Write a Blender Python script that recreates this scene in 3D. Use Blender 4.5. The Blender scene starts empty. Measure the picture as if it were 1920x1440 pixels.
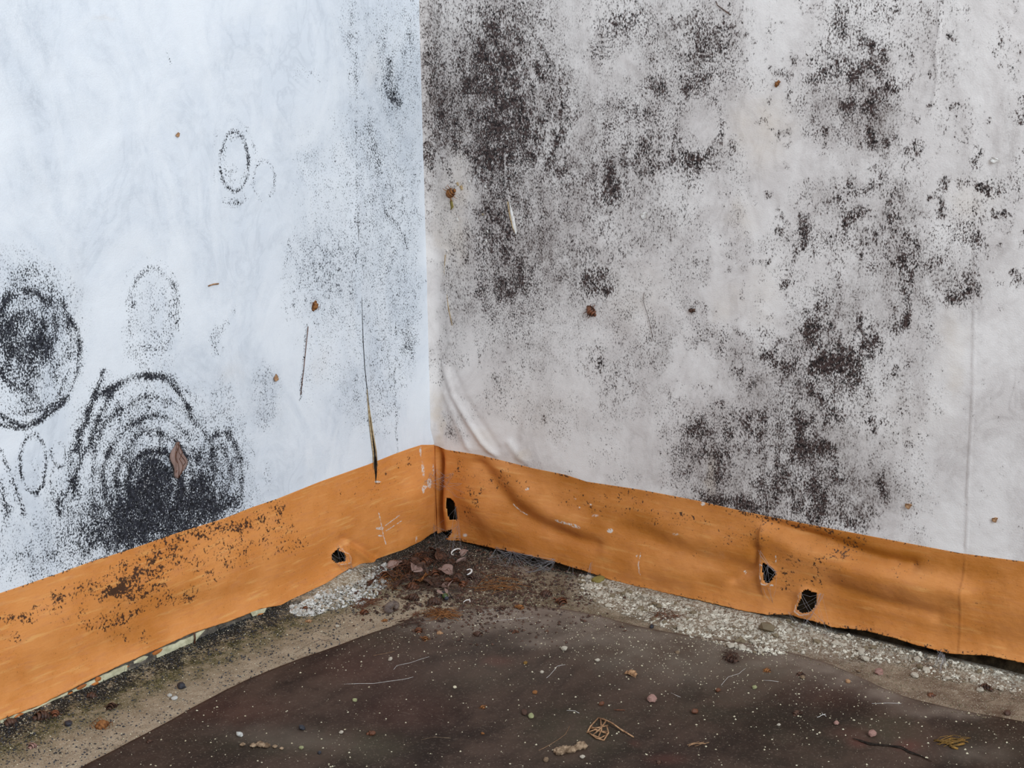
import bpy, bmesh, math, random
import numpy as np
from mathutils import Vector, Matrix, Euler

random.seed(7)
rng = np.random.default_rng(11)
SC = bpy.context.scene
COL = SC.collection

# ------------------------------------------------------------------ camera
FPX, YAW, PITCH, ROLL = 2803.8, 0.6554, 0.2295, -0.0144
CAM = np.array([0.9572, -1.1145, 0.5069])
_f = np.array([-math.sin(YAW)*math.cos(PITCH), math.cos(YAW)*math.cos(PITCH), -math.sin(PITCH)])
_r = np.cross(_f, [0, 0, 1]); _r /= np.linalg.norm(_r); _u = np.cross(_r, _f)
RT = _r*math.cos(ROLL)+_u*math.sin(ROLL); UP = -_r*math.sin(ROLL)+_u*math.cos(ROLL); FW = _f
cam = bpy.data.cameras.new('camera'); cam.sensor_width = 36; cam.lens = 36*FPX/1920
cam.clip_start = 0.01
co = bpy.data.objects.new('camera', cam); COL.objects.link(co)
co.matrix_world = Matrix(((RT[0], UP[0], -FW[0], CAM[0]), (RT[1], UP[1], -FW[1], CAM[1]), (RT[2], UP[2], -FW[2], CAM[2]), (0, 0, 0, 1)))
SC.camera = co

# ------------------------------------------------------------------ light
world = bpy.data.worlds.new('world'); SC.world = world; world.use_nodes = True
bg = world.node_tree.nodes['Background']; bg.inputs[0].default_value = (1.0, 0.95, 0.93, 1); bg.inputs[1].default_value = 0.50
def area(name, loc, target, size, power, color):
    l = bpy.data.lights.new(name, 'AREA'); l.shape = 'RECTANGLE'; l.size = size[0]; l.size_y = size[1]
    l.energy = power; l.color = color
    o = bpy.data.objects.new(name, l); COL.objects.link(o); o.location = loc
    o.rotation_euler = (Vector(target)-Vector(loc)).to_track_quat('-Z', 'Y').to_euler()
    return o
area('window_light', (2.3, -1.15, 1.45), (0.0, -0.15, 0.15), (0.9, 1.2), 52, (0.80, 0.90, 1.0))
SC.view_settings.view_transform = 'Standard'; SC.view_settings.look = 'None'
SC.view_settings.exposure = 0.0; SC.view_settings.gamma = 1.0
SC.view_settings.use_curve_mapping = False

# ------------------------------------------------------------------ pixel <-> place
def project(P):
    d = P-CAM; z = d@FW
    return 960+FPX*(d@RT)/z, 720-FPX*(d@UP)/z
def ray(px, py):
    d = FW+RT*(px-960)/FPX-UP*(py-720)/FPX
    return d/np.linalg.norm(d)
def hit(px, py, axis, val=0.0):
    d = ray(px, py); t = (val-CAM[axis])/d[axis]
    return CAM+d*t
def onL(px, py, off=0.0): return hit(px, py, 0, off)
def onR(px, py, off=0.0): return hit(px, py, 1, -off)
def onF(px, py, z=0.0): return hit(px, py, 2, z)

# ------------------------------------------------------------------ noise and painting helpers (numpy)
_T = rng.random((256, 256))
def vn(x, y, s, seed=0):
    x = x/s+seed*17.3; y = y/s+seed*9.7
    xi = np.floor(x).astype(int); yi = np.floor(y).astype(int); fx = x-xi; fy = y-yi
    fx = fx*fx*(3-2*fx); fy = fy*fy*(3-2*fy)
    g = lambda a, b: _T[a & 255, b & 255]
    return (g(xi, yi)*(1-fx)+g(xi+1, yi)*fx)*(1-fy)+(g(xi, yi+1)*(1-fx)+g(xi+1, yi+1)*fx)*fy
def fbm(x, y, s, oc=4, seed=0):
    v = 0; a = 1; t = 0
    for i in range(oc):
        v = v+a*vn(x, y, s/2**i, seed+i*3); t += a; a *= .6
    return v/t
def blob(x, y, b):
    cx, cy, rx, ry, a = b[:5]; k = b[5] if len(b) > 5 else 0
    c, s = math.cos(math.radians(k)), math.sin(math.radians(k))
    dx, dy = x-cx, y-cy
    u = (dx*c+dy*s)/rx; v = (-dx*s+dy*c)/ry
    return a*np.exp(-(u*u+v*v)**1.4)
def paint(x, y, add, rem=()):
    D = np.ones_like(x)
    for b in add: D *= 1-blob(x, y, b)
    D = 1-D
    for b in rem: D *= 1-blob(x, y, b)
    return D
def ring(x, y, cx, cy, rx, ry, w, a, seed=0, wob=.07, a0=None, a1=None):
    """gaussian line round an ellipse, wobbling; optional arc from a0 to a1 degrees (0 = right, 90 = down)"""
    dx = (x-cx)/rx; dy = (y-cy)/ry; r = np.hypot(dx, dy); th = np.arctan2(dy, dx)
    wb = 1+wob*2*(vn(np.cos(th)*40+200, np.sin(th)*40+200, 26, seed)-.5)+wob*(vn(np.cos(th)*90+400, np.sin(th)*90+400, 20, seed+5)-.5)
    d = (r-wb)*min(rx, ry)*(1+.35*(abs(np.sin(th))))
    g = a*np.exp(-(d/w)**2)*(.55+.9*vn(np.cos(th)*60+100, np.sin(th)*60+100, 14, seed+9))
    if a0 is not None:
        t = (np.degrees(th)-a0) % 360; L = (a1-a0) % 360
        g = g*np.clip(t/12, 0, 1)*np.clip((L-t)/12, 0, 1)*(t < L)
    return g
def pdist(x, y, pts):
    """distance to a pixel polyline, and signed side"""
    best = np.full(x.shape, 1e9); sg = np.zeros(x.shape)
    for (ax, ay), (bx, by) in zip(pts[:-1], pts[1:]):
        vx, vy = bx-ax, by-ay; L = vx*vx+vy*vy
        t = np.clip(((x-ax)*vx+(y-ay)*vy)/L, 0, 1)
        dx = x-ax-t*vx; dy = y-ay-t*vy; d = np.hypot(dx, dy)
        m = d < best; best = np.where(m, d, best); sg = np.where(m, np.sign(vx*dy-vy*dx), sg)
    return best, sg
def strk(x, y, pts, w, a):
    d, s = pdist(x, y, pts); return a*np.exp(-(d/w)**2)
def inpoly(x, y, P):
    c = np.zeros(x.shape, bool); n = len(P)
    for i in range(n):
        x1, y1 = P[i]; x2, y2 = P[(i+1) % n]
        if y1 == y2: continue
        c ^= ((y1 > y) != (y2 > y)) & (x < (x2-x1)*(y-y1)/(y2-y1)+x1)
    return c

# ------------------------------------------------------------------ mesh helpers
def link(name, me, mat, parent=None, smooth=True):
    o = bpy.data.objects.new(name, me); COL.objects.link(o)
    if mat: me.materials.append(mat)
    if smooth: me.polygons.foreach_set('use_smooth', np.ones(len(me.polygons), bool))
    if parent: o.parent = parent
    return o
def grid(name, V, mat, attrs=None, keep=None, parent=None, flip=False, smooth=True):
    """V (n,m,3) array -> mesh; keep (n-1,m-1) mask of faces; attrs {name:(n,m,4)}"""
    n, m = V.shape[:2]
    I = np.arange(n*m).reshape(n, m)
    q = np.stack([I[:-1, :-1], I[:-1, 1:], I[1:, 1:], I[1:, :-1]], -1)
    if flip: q = q[..., ::-1]
    q = q[keep] if keep is not None else q.reshape(-1, 4)
    used = np.zeros(n*m, bool); used[q.ravel()] = True
    rem = np.cumsum(used)-1; q = rem[q]
    vv = V.reshape(-1, 3)[used]
    me = bpy.data.meshes.new(name)
    me.vertices.add(len(vv)); me.vertices.foreach_set('co', vv.astype(np.float32).ravel())
    me.loops.add(q.size); me.loops.foreach_set('vertex_index', q.astype(np.int32).ravel())
    me.polygons.add(len(q)); me.polygons.foreach_set('loop_start', np.arange(0, q.size, 4, dtype=np.int32))
    me.update(calc_edges=True)
    for k, A in (attrs or {}).items():
        at = me.attributes.new(k, 'FLOAT_COLOR', 'POINT')
        at.data.foreach_set('color', A.reshape(-1, 4)[used].astype(np.float32).ravel())
    me.validate()
    return link(name, me, mat, parent, smooth)
def rgba(*c):
    s = np.broadcast_arrays(*c); return np.stack(list(s)+[np.ones_like(s[0])], -1) if len(s) == 3 else np.stack(s, -1)
class MB:
    """collects vertices and faces for ONE mesh"""
    def __init__(s): s.v = []; s.f = []
    def add(s, v, f):
        b = len(s.v); s.v += [tuple(p) for p in v]; s.f += [tuple(i+b for i in q) for q in f]
    def tube(s, pts, r, n=5, taper=None):
        pts = [Vector(p) for p in pts]; rings = []
        for i, p in enumerate(pts):
            d = (pts[min(i+1, len(pts)-1)]-pts[max(i-1, 0)]).normalized()
            a = d.cross(Vector((.3, .2, 1))).normalized(); b = d.cross(a)
            rr = r*(taper(i/(len(pts)-1)) if taper else 1)
            rings.append([p+(a*math.cos(k*2*math.pi/n)+b*math.sin(k*2*math.pi/n))*rr for k in range(n)])
        v = [q for g in rings for q in g]; f = []
        for i in range(len(pts)-1):
            for k in range(n): f.append((i*n+k, i*n+(k+1) % n, (i+1)*n+(k+1) % n, (i+1)*n+k))
        f.append(tuple(range(n))[::-1]); f.append(tuple((len(pts)-1)*n+k for k in range(n)))
        s.add(v, f)
    def mesh(s, name):
        me = bpy.data.meshes.new(name); me.from_pydata(s.v, [], s.f); me.update(); return me
    def build(s, name, mat, parent=None, smooth=True): return link(name, s.mesh(name), mat, parent, smooth)
def tag(o, label=None, cat=None, group=None, kind=None):
    if label: o['label'] = label
    if cat: o['category'] = cat
    if group: o['group'] = group
    if kind: o['kind'] = kind
    return o
def empty(name, loc, label, cat, group=None, rot=None):
    o = bpy.data.objects.new(name, None); COL.objects.link(o); o.location = loc; o.empty_display_size = .01
    if rot is not None: o.rotation_euler = rot
    return tag(o, label, cat, group)

# ------------------------------------------------------------------ material helper
def lin(h):
    if isinstance(h, (tuple, list)): c = [x/255 for x in h]
    else: c = [h/255]*3
    return tuple((x/12.92 if x <= .04045 else ((x+.055)/1.055)**2.4) for x in c)+(1,)
class M:
    def __init__(s, name, rough=.7, spec=.3):
        s.m = bpy.data.materials.new(name); s.m.use_nodes = True; s.t = s.m.node_tree
        s.b = s.t.nodes['Principled BSDF']; s.b.inputs['Roughness'].default_value = rough
        s.b.inputs['Specular IOR Level'].default_value = spec
        s.tc = s.t.nodes.new('ShaderNodeTexCoord').outputs['Object']
    def put(s, sock, v):
        if isinstance(v, bpy.types.NodeSocket): s.t.links.new(v, sock)
        else: sock.default_value = v
    def scale(s, sc, vec=None):
        n = s.t.nodes.new('ShaderNodeVectorMath'); n.operation = 'MULTIPLY'
        s.put(n.inputs[0], vec or s.tc); n.inputs[1].default_value = sc; return n.outputs[0]
    def noise(s, sc, det=3, ro=.5, vec=None, dist=0, out=0):
        n = s.t.nodes.new('ShaderNodeTexNoise'); s.put(n.inputs['Vector'], vec or s.tc)
        n.inputs['Scale'].default_value = sc; n.inputs['Detail'].default_value = det
        n.inputs['Roughness'].default_value = ro; n.inputs['Distortion'].default_value = dist
        return n.outputs[out]
    def vor(s, sc, vec=None, feat='F1', out=0):
        n = s.t.nodes.new('ShaderNodeTexVoronoi'); n.feature = feat; s.put(n.inputs['Vector'], vec or s.tc)
        n.inputs['Scale'].default_value = sc; return n.outputs[out]
    def math(s, op, a, b=0.0, clamp=False):
        n = s.t.nodes.new('ShaderNodeMath'); n.operation = op; n.use_clamp = clamp
        s.put(n.inputs[0], a); s.put(n.inputs[1], b); return n.outputs[0]
    def mr(s, v, a, b, c=0.0, d=1.0, smooth=True):
        n = s.t.nodes.new('ShaderNodeMapRange'); n.interpolation_type = 'SMOOTHSTEP' if smooth else 'LINEAR'
        s.put(n.inputs[0], v); s.put(n.inputs[1], a); s.put(n.inputs[2], b); s.put(n.inputs[3], c); s.put(n.inputs[4], d)
        return n.outputs[0]
    def mix(s, f, a, b, mode='MIX'):
        n = s.t.nodes.new('ShaderNodeMix'); n.data_type = 'RGBA'; n.blend_type = mode
        s.put(n.inputs[0], f); s.put(n.inputs[6], a); s.put(n.inputs[7], b); return n.outputs[2]
    def attr(s, name='paint'):
        n = s.t.nodes.new('ShaderNodeAttribute'); n.attribute_name = name
        q = s.t.nodes.new('ShaderNodeSeparateColor'); s.t.links.new(n.outputs['Color'], q.inputs[0])
        return q.outputs[0], q.outputs[1], q.outputs[2], n.outputs['Alpha']
    def bump(s, h, st=.3, dist=.001):
        n = s.t.nodes.new('ShaderNodeBump'); n.inputs['Strength'].default_value = st
        n.inputs['Distance'].default_value = dist; s.put(n.inputs['Height'], h); s.put(s.b.inputs['Normal'], n.outputs[0])
    def color(s, c): s.put(s.b.inputs['Base Color'], c)

def mold_mask(m, D, fine, clump, wf=.62, soft=.1, half=.15):
    """speckle whose covering follows D: 0 = none, 1 = nearly all"""
    n = m.math('ADD', m.math('MULTIPLY', fine, wf), m.math('MULTIPLY', clump, 1-wf))
    nn = m.mr(n, .5-half, .5+half, 0, 1, False)
    D = m.math('ADD', m.math('MULTIPLY', D, .58), m.mr(D, 0.0, .10, 0.0, .26))
    t = m.math('SUBTRACT', 1+soft, m.math('MULTIPLY', D, 1+soft))
    return m.mr(nn, m.math('SUBTRACT', t, soft), m.math('ADD', t, soft))

# walls: paint.R mould cover, G grey haze, B warm stain, A unused
def wall_material(name, c1, c2, hazec, dark, warm, stretch, soft, wf):
    m = M(name, .62, .25); R, G, B, A = m.attr()
    v = m.scale(stretch)
    fine = m.noise(780, 4, .72, v); clump = m.noise(120, 6, .75, v)
    low = m.noise(14, 6, .65, m.scale((1, 1, .6)), dist=.8)
    veins = m.noise(30, 5, .6, m.scale((1, 1, .7)), dist=1.6)
    base = m.mix(m.mr(low, .35, .68), c1, c2)
    v2 = m.math('SUBTRACT', 1.0, m.math('MULTIPLY', m.math('ABSOLUTE', m.math('SUBTRACT', veins, .5)), 14.0), True)
    base = m.mix(m.math('MULTIPLY', v2, m.mr(low, .42, .7, 0, .22)), base, hazec)
    hz = m.math('MULTIPLY', G, m.math('MULTIPLY', m.mr(clump, .3, .68, .45, 1.3), m.mr(fine, .34, .66, .5, 1.4)), True)
    base = m.mix(hz, base, hazec)
    base = m.mix(m.math('MULTIPLY', B, m.mr(m.noise(40, 4, .6), .3, .7, .4, 1.1), True), base, warm)
    mask = mold_mask(m, R, fine, clump, wf, soft)
    dk = m.mix(m.mr(m.noise(300, 3, .6), .35, .65), dark[0], dark[1])
    m.color(m.mix(mask, base, dk))
    h = m.math('ADD', m.noise(900, 2, .5), m.math('MULTIPLY', m.noise(60, 4, .6), 1.6))
    m.bump(m.math('ADD', h, m.math('MULTIPLY', mask, .25)), .28, .0007)
    return m.m
MAT = {}
MAT['wall_left'] = wall_material('mouldy_paper_cool_lit', lin((236, 240, 244)), lin((222, 228, 235)), lin((160, 168, 178)),  # cool window light tinted into the white of the paper
                                 (lin((14, 16, 22)), lin((52, 54, 62))), lin((214, 198, 180)), (1, 1.0, .75), .12, .72)
MAT['wall_right'] = wall_material('mouldy_paper_warm_lit', lin((240, 235, 231)), lin((220, 213, 209)), lin((128, 118, 113)),  # same paper as the left; warm light tinted into its white
                                  (lin((20, 14, 14)), lin((78, 62, 58))), lin((214, 196, 172)), (1, 1.0, .62), .17, .72)
def band_material():
    m = M('orange_gloss_paint', .42, .45); R, G, B, A = m.attr()
    st = m.noise(26, 5, .6, m.scale((1, 1, 9))); st2 = m.noise(60, 4, .6, m.scale((1, 1, 5)))
    low = m.noise(18, 5, .65)
    c = m.mix(m.mr(low, .34, .66), lin((228, 152, 84)), lin((214, 136, 66)))
    c = m.mix(m.mr(st, .52, .74, 0, .55), c, lin((244, 188, 116)))
    c = m.mix(m.mr(st2, .5, .7, 0, .4), c, lin((206, 134, 84)))
    c = m.mix(m.math('MULTIPLY', G, m.mr(low, .25, .7, .6, 1.1), True), c, lin((168, 100, 22)))
    fine = m.noise(420, 4, .62); clump = m.noise(90, 5, .7)
    specks = m.mr(m.noise(700, 4, .7), .60, .70, 0, .7)
    c = m.mix(m.math('MULTIPLY', specks, m.mr(low, .35, .6)), c, lin((96, 60, 26)))
    mask = mold_mask(m, R, fine, clump, .6, .12)
    c = m.mix(m.math('MULTIPLY', mask, .93), c, lin((44, 30, 28)))
    wm = m.math('MULTIPLY', m.mr(B, .3, .6), m.mr(fine, .42, .52))
    c = m.mix(wm, c, lin((225, 215, 205)))
    m.color(c); m.put(m.b.inputs['Roughness'], m.mr(st2, .3, .7, .36, .56))
    m.bump(m.math('ADD', m.noise(500, 3, .6), m.math('MULTIPLY', st2, 1.2)), .35, .0006)
    return m.m
MAT['band'] = band_material()
def simple(name, c1, c2, sc=200, rough=.8, spec=.2, bump=.3, bd=.0006):
    m = M(name, rough, spec); n = m.noise(sc, 5, .65)
    m.color(m.mix(m.mr(n, .35, .65), lin(c1), lin(c2)))
    if bump: m.bump(n, bump, bd)
    return m.m
MAT['plaster'] = simple('dirty_plaster_behind', (88, 76, 58), (38, 32, 26), 70, .95, .1, .8, .004)
MAT['crumb'] = simple('white_plaster', (222, 216, 200), (122, 104, 84), 150, .95, .1)
MAT['crumb_cool'] = simple('white_plaster_cool', (224, 226, 222), (150, 146, 136), 150, .95, .1)
MAT['crumb_dirty'] = simple('dirty_plaster_crumb', (150, 136, 112), (98, 84, 66), 200, .95, .1)
MAT['grit'] = simple('pale_grit', (216, 208, 182), (180, 168, 140), 300, .9, .1, 0)
MAT['brown'] = simple('brown_shell', (96, 68, 54), (48, 34, 28), 350, .55, .3)
MAT['russet'] = simple('russet_shell', (124, 76, 50), (66, 40, 28), 350, .5, .35)
MAT['straw'] = simple('dry_fibre', (160, 108, 62), (98, 60, 36), 400, .7, .2)
MAT['tan'] = simple('dry_stem', (190, 150, 112), (140, 104, 76), 400, .75, .2)
MAT['clay'] = simple('clay_lump', (168, 144, 118), (104, 84, 66), 220, .95, .1, .6, .001)
MAT['pink'] = simple('pinkish_pebble', (176, 138, 126), (128, 98, 90), 260, .9, .15)
MAT['lime'] = simple('lime_seed', (166, 166, 124), (126, 128, 90), 260, .7, .2)
MAT['darkball'] = simple('dark_pellet', (58, 60, 68), (28, 26, 30), 260, .5, .4)
MAT['cream'] = simple('old_cream_paint', (214, 210, 178), (176, 172, 140), 120, .7, .3)
MAT['oldgrey'] = simple('old_grey_paint', (118, 110, 98), (62, 58, 54), 130, .7, .3)
MAT['oldorange'] = simple('old_orange_paint', (196, 122, 60), (160, 96, 50), 120, .6, .3)
MAT['leaf'] = simple('dry_leaf', (150, 112, 54), (92, 70, 36), 200, .7, .2)
MAT['green_metal'] = simple('green_fly_shell', (70, 92, 40), (24, 40, 30), 300, .2, .8)
MAT['dark_tear'] = simple('dark_crack', (52, 44, 38), (24, 20, 18), 300, .95, .1)
MAT['paper_edge'] = simple('torn_paper_edge', (206, 186, 150), (160, 132, 94), 300, .9, .1)
MAT['whitepaper'] = simple('torn_white_paper', (232, 230, 226), (206, 200, 192), 300, .9, .1)
MAT['yellowfoam'] = simple('yellow_chip', (150, 136, 78), (112, 100, 56), 200, .9, .1)
def thin_mat(name, c, alpha):
    m = M(name, .6, .3); n = m.noise(500, 3, .6)
    m.color(m.mix(n, lin(c), lin(tuple(int(x*.8) for x in c)))); m.b.inputs['Alpha'].default_value = alpha
    return m.m
MAT['web'] = thin_mat('cobweb_silk', (196, 192, 196), .62)
MAT['wing'] = thin_mat('insect_wing', (176, 146, 134), .72)
MAT['webdust'] = thin_mat('dusty_web', (120, 106, 100), .55)

# ------------------------------------------------------------------ traced curves
TOPL = [(0, 1112), (60, 1092), (110, 1075), (165, 1055), (250, 1028), (330, 1000), (420, 972), (470, 952), (520, 935), (600, 903), (690, 871), (740, 851), (765, 842), (790, 834), (812, 834)]
TOPR = [(820, 836), (836, 843), (900, 853), (1000, 878), (1060, 890), (1100, 903), (1200, 918), (1300, 937), (1400, 960), (1500, 980), (1600, 999), (1700, 1018), (1800, 1037), (1920, 1053)]
BOTL = [(0, 1350), (75, 1322), (150, 1284), (220, 1250), (300, 1215), (360, 1187), (430, 1165), (490, 1141), (530, 1134), (560, 1130), (585, 1117), (610, 1095), (640, 1075), (655, 1066), (672, 1067), (700, 1060), (740, 1050), (760, 1040), (785, 1022), (812, 1004)]
BOTR = [(822, 1004), (835, 1012), (858, 1016), (880, 1022), (930, 1030), (980, 1038), (1040, 1052), (1100, 1070), (1150, 1088), (1200, 1100), (1280, 1118), (1350, 1134), (1400, 1147), (1440, 1152), (1480, 1152), (1530, 1166), (1560, 1177), (1620, 1183), (1680, 1196), (1740, 1215), (1780, 1226), (1850, 1229), (1920, 1243)]
def curveL(pts, off=0.0):
    P = np.array([onL(*p, off) for p in pts]); s = -P[:, 1]; o = np.argsort(s); return s[o], P[o, 2]
def curveR(pts, off=0.0):
    P = np.array([onR(*p, off) for p in pts]); s = P[:, 0]; o = np.argsort(s); return s[o], P[o, 2]
def ev(c, s): return np.interp(s, c[0], c[1])
cTL, cTR, cBL, cBR = curveL(TOPL), curveR(TOPR), curveL(BOTL, .006), curveR(BOTR, .004)

# ------------------------------------------------------------------ walls
def axis(fine_end, step, far, coarse=.04):
    a = np.arange(0, fine_end, step); b = np.arange(fine_end, far, coarse); return np.concatenate([a, b, [far]])
sL = axis(.55, .0013, 1.3); sR = axis(.66, .0014, 1.5); zz = axis(.48, .0014, 1.5)

# --- left wall
S, Z = np.meshgrid(sL, zz, indexing='ij')
zt = ev(cTL, S); Zw = .1+Z+(zt-.1)*np.exp(-Z/.03)
P = np.stack([np.zeros_like(S), -S, Zw], -1); X, Y = project(P)
wx = X+14*(fbm(X, Y, 40, 3, 1)-.5)*2; wy = Y+22*(fbm(X, Y, 50, 3, 5)-.5)*2
addL = [
 (50, 625, 90, 125, .42), (45, 655, 60, 85, .25), (72, 655, 15, 20, .95), (30, 690, 40, 40, .25), (62, 735, 20, 25, .3), (95, 690, 20, 30, .28),
 (283, 580, 48, 75, .10), (250, 565, 8, 8, .6), (285, 655, 35, 30, .12), (318, 590, 8, 40, .25), (250, 640, 20, 40, .05),
 (405, 640, 10, 25, .18), (422, 615, 8, 14, .3), (438, 590, 6, 16, .12), (398, 650, 6, 16, .25),
 (290, 850, 140, 130, .26), (290, 905, 105, 90, .28), (286, 893, 26, 30, .95), (275, 935, 40, 30, .55), (410, 880, 50, 95, .25), (330, 940, 120, 50, .45),
 (230, 990, 110, 45, .50), (300, 975, 90, 50, .45), (165, 1010, 70, 50, .3), (90, 1060, 70, 40, .22), (30, 1060, 60, 60, .14), (150, 960, 60, 60, .16),
 (405, 950, 60, 30, .28), (210, 770, 40, 60, .12), (250, 760, 60, 40, .12),
 (66, 880, 14, 26, .04), (115, 910, 22, 40, .07), (10, 960, 18, 60, .10), (70, 950, 60, 70, .045),
 (440, 300, 25, 50, .03), (445, 376, 20, 8, .22), (435, 330, 16, 12, .12), (495, 340, 18, 35, .025), (448, 245, 22, 14, .05),
 (605, 520, 72, 85, .10), (600, 490, 60, 50, .06), (640, 440, 60, 60, .05), (580, 330, 40, 60, .06), (560, 140, 22, 22, .05), (592, 145, 20, 16, .06),
 (740, 60, 50, 80, .06), (735, 160, 20, 45, .22), (740, 182, 10, 18, .35), (665, 100, 12, 80, .07), (690, 260, 18, 40, .14), (705, 300, 14, 30, .18), (742, 240, 18, 60, .13),
 (660, 300, 40, 80, .06), (720, 350, 50, 70, .10), (755, 400, 40, 60, .10), (700, 450, 60, 80, .08), (735, 520, 50, 60, .10), (760, 590, 30, 60, .10), (690, 610, 60, 60, .05),
 (770, 645, 12, 34, .34), (762, 660, 12, 10, .35), (720, 650, 12, 40, .14), (690, 740, 40, 60, .07), (740, 720, 40, 60, .06), (700, 780, 60, 50, .05),
 (500, 745, 26, 55, .13), (497, 780, 16, 20, .12), (430, 780, 18, 40, .06), (425, 730, 30, 40, .03), (600, 700, 30, 60, .02), (575, 740, 10, 50, .03),
 (780, 300, 16, 300, .05), (770, 60, 20, 80, .10), (650, 700, 110, 120, .018), (560, 260, 40, 60, .02), (690, 150, 100, 190, .05), (640, 550, 130, 260, .05),
 (560, 900, 60, 20, .03), (497, 890, 6, 20, .1), (650, 40, 20, 60, .05), (772, 130, 18, 90, .08),
]
remL = [(240, 715, 16, 30, .9), (82, 720, 14, 26, .8), (318, 790, 10, 20, .75), (28, 690, 8, 14, .6), (180, 1040, 14, 20, .5), (690, 150, 18, 22, .6)]
D = paint(wx, wy, addL, remL)
for a in [
 (35, 660, 114, 135, 6, .55, 1, .05, -50, 130), (40, 665, 92, 112, 5, .30, 2, .07, -40, 110), (60, 640, 60, 128, 8, .18, 3, .08, 170, 330), (50, 610, 55, 62, 7, .28, 4),
 (48, 625, 35, 38, 6, .22, 24), (55, 640, 75, 90, 6, .2, 25), (285, 580, 46, 76, 5, .16, 6), (290, 590, 46, 78, 4, .20, 7, .06, -60, 30), (286, 575, 40, 68, 4, .14, 31, .06, 180, 270),
 (290, 905, 48, 62, 6, .55, 8), (290, 905, 70, 92, 5, .45, 9), (288, 900, 92, 120, 6, .35, 10), (285, 890, 112, 150, 6, .30, 11), (275, 880, 128, 176, 7, .45, 12, .05, 180, 300),
 (270, 870, 132, 165, 7, .3, 13, .05, 150, 320), (290, 905, 30, 40, 5, .4, 14), (262, 880, 118, 178, 5, .42, 15, .04, 260, 330), (410, 885, 42, 72, 5, .22, 16), (410, 885, 24, 45, 5, .18, 17), (410, 888, 46, 86, 4, .25, 18, .04, -80, 60),
 (62, 868, 24, 54, 3.5, .38, 19, .05), (110, 852, 14, 22, 3, .24, 20, .12), (112, 905, 18, 34, 3, .26, 21, .1), (80, 890, 55, 95, 4, .10, 40, .1, 90, 200),
 (440, 304, 27, 55, 3, .34, 22, .04), (443, 300, 22, 42, 3, .14, 23), (440, 300, 40, 78, 6, .05, 32), (495, 338, 20, 37, 3, .14, 26, .05), (285, 590, 60, 110, 5, .05, 33)]:
    D = 1-(1-D)*(1-np.clip(ring(X, Y, *a)*(1.4 if a[2] < 60 else 1.05), 0, 1))
for pts, w, a in [
 ([(195, 695), (178, 735), (160, 790), (147, 818), (142, 845)], 5, .5), ([(215, 728), (190, 770), (170, 830), (150, 865), (138, 905)], 6, .38),
 ([(0, 845), (15, 880), (28, 915), (45, 965)], 4, .4), ([(0, 900), (8, 930), (14, 960)], 6, .35), ([(115, 920), (108, 950), (112, 965)], 4, .4), ([(140, 905), (135, 940), (128, 965)], 4, .35),
 ([(0, 778), (20, 790), (38, 797)], 6, .5), ([(50, 795), (78, 785), (92, 765), (118, 745)], 5, .4), ([(325, 722), (340, 745), (355, 766)], 3.5, .45),
 ([(743, 600), (741, 700), (745, 850)], 1.6, .22), ([(668, 60), (668, 300), (670, 420)], 2, .16), ([(658, 0), (658, 180)], 3, .12), ([(716, 60), (722, 180)], 8, .14), ([(575, 610), (568, 690), (563, 750)], 1.6, .35),
 ([(725, 400), (748, 425), (765, 468)], 2.5, .30), ([(540, 450), (532, 520), (538, 600)], 2, .10), ([(190, 890), (180, 960)], 8, .15), ([(240, 640), (262, 680), (300, 688), (322, 672)], 2, .12),
 ([(730, 110), (738, 185), (752, 195)], 5, .28), ([(690, 240), (710, 300)], 6, .15), ([(310, 92), (320, 120)], 1.4, .22)]:
    D = 1-(1-D)*(1-np.clip(strk(X+3*(vn(X, Y, 14, 3)-.5), Y, pts, w*1.1, a*1.2), 0, 1))
D *= .55+.9*fbm(X, Y, 30, 4, 8)
D = np.clip(D*1.18, 0, .97)
ed, _ = pdist(X, Y, TOPL); D = np.maximum(D, .55*np.exp(-(ed/5)**2)*np.clip(blob(X, Y, (270, 1010, 170, 120, 1.4)), 0, 1))
H = paint(wx, wy, [(50, 620, 100, 130, .5), (285, 880, 150, 170, .30), (410, 880, 60, 100, .25), (240, 980, 170, 70, .35), (605, 510, 80, 90, .30), (600, 470, 60, 60, .15), (700, 500, 110, 160, .16),
  (690, 150, 70, 190, .16), (735, 170, 30, 60, .35), (745, 300, 60, 200, .2), (500, 750, 40, 60, .3), (420, 720, 60, 60, .12), (440, 300, 40, 80, .1), (690, 740, 60, 80, .15), (560, 300, 60, 90, .12), (660, 30, 50, 90, .12),
  (40, 40, 60, 60, .14), (85, 95, 40, 16, .16, 55), (150, 200, 90, 50, .08), (60, 320, 50, 40, .14, 60), (120, 355, 50, 16, .10), (20, 160, 50, 60, .1), (265, 90, 30, 60, .08), (285, 580, 60, 90, .12), (60, 1000, 90, 90, .14), (70, 180, 14, 30, .15)])
H *= .5+fbm(X, Y, 60, 4, 21)
Wm = paint(wx, wy, [(700, 130, 20, 40, .15), (435, 700, 20, 30, .2), (195, 28, 20, 8, .2), (600, 690, 20, 40, .12), (275, 905, 10, 10, .5), (140, 560, 20, 90, .06)])
disp = .0016*(fbm(X, Y, 160, 3, 31)-.5)+.0007*(fbm(X, Y, 45, 3, 36)-.5)
disp += strk(X, Y, [(668, 380), (690, 740), (704, 860)], 10, .0012)
fade = np.clip(Z/.008, 0, 1)*np.clip(S/.004, 0, 1)
P[..., 0] += np.where(S < .54, disp*fade*np.clip((.54-S)/.02, 0, 1), 0)
wl = grid('wall_left', P, MAT['wall_left'], {'paint': rgba(D, H, Wm)}, flip=True)
tag(wl, kind='structure', label='left papered wall, white tinted by cool light, with ringed black mould colonies')

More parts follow.
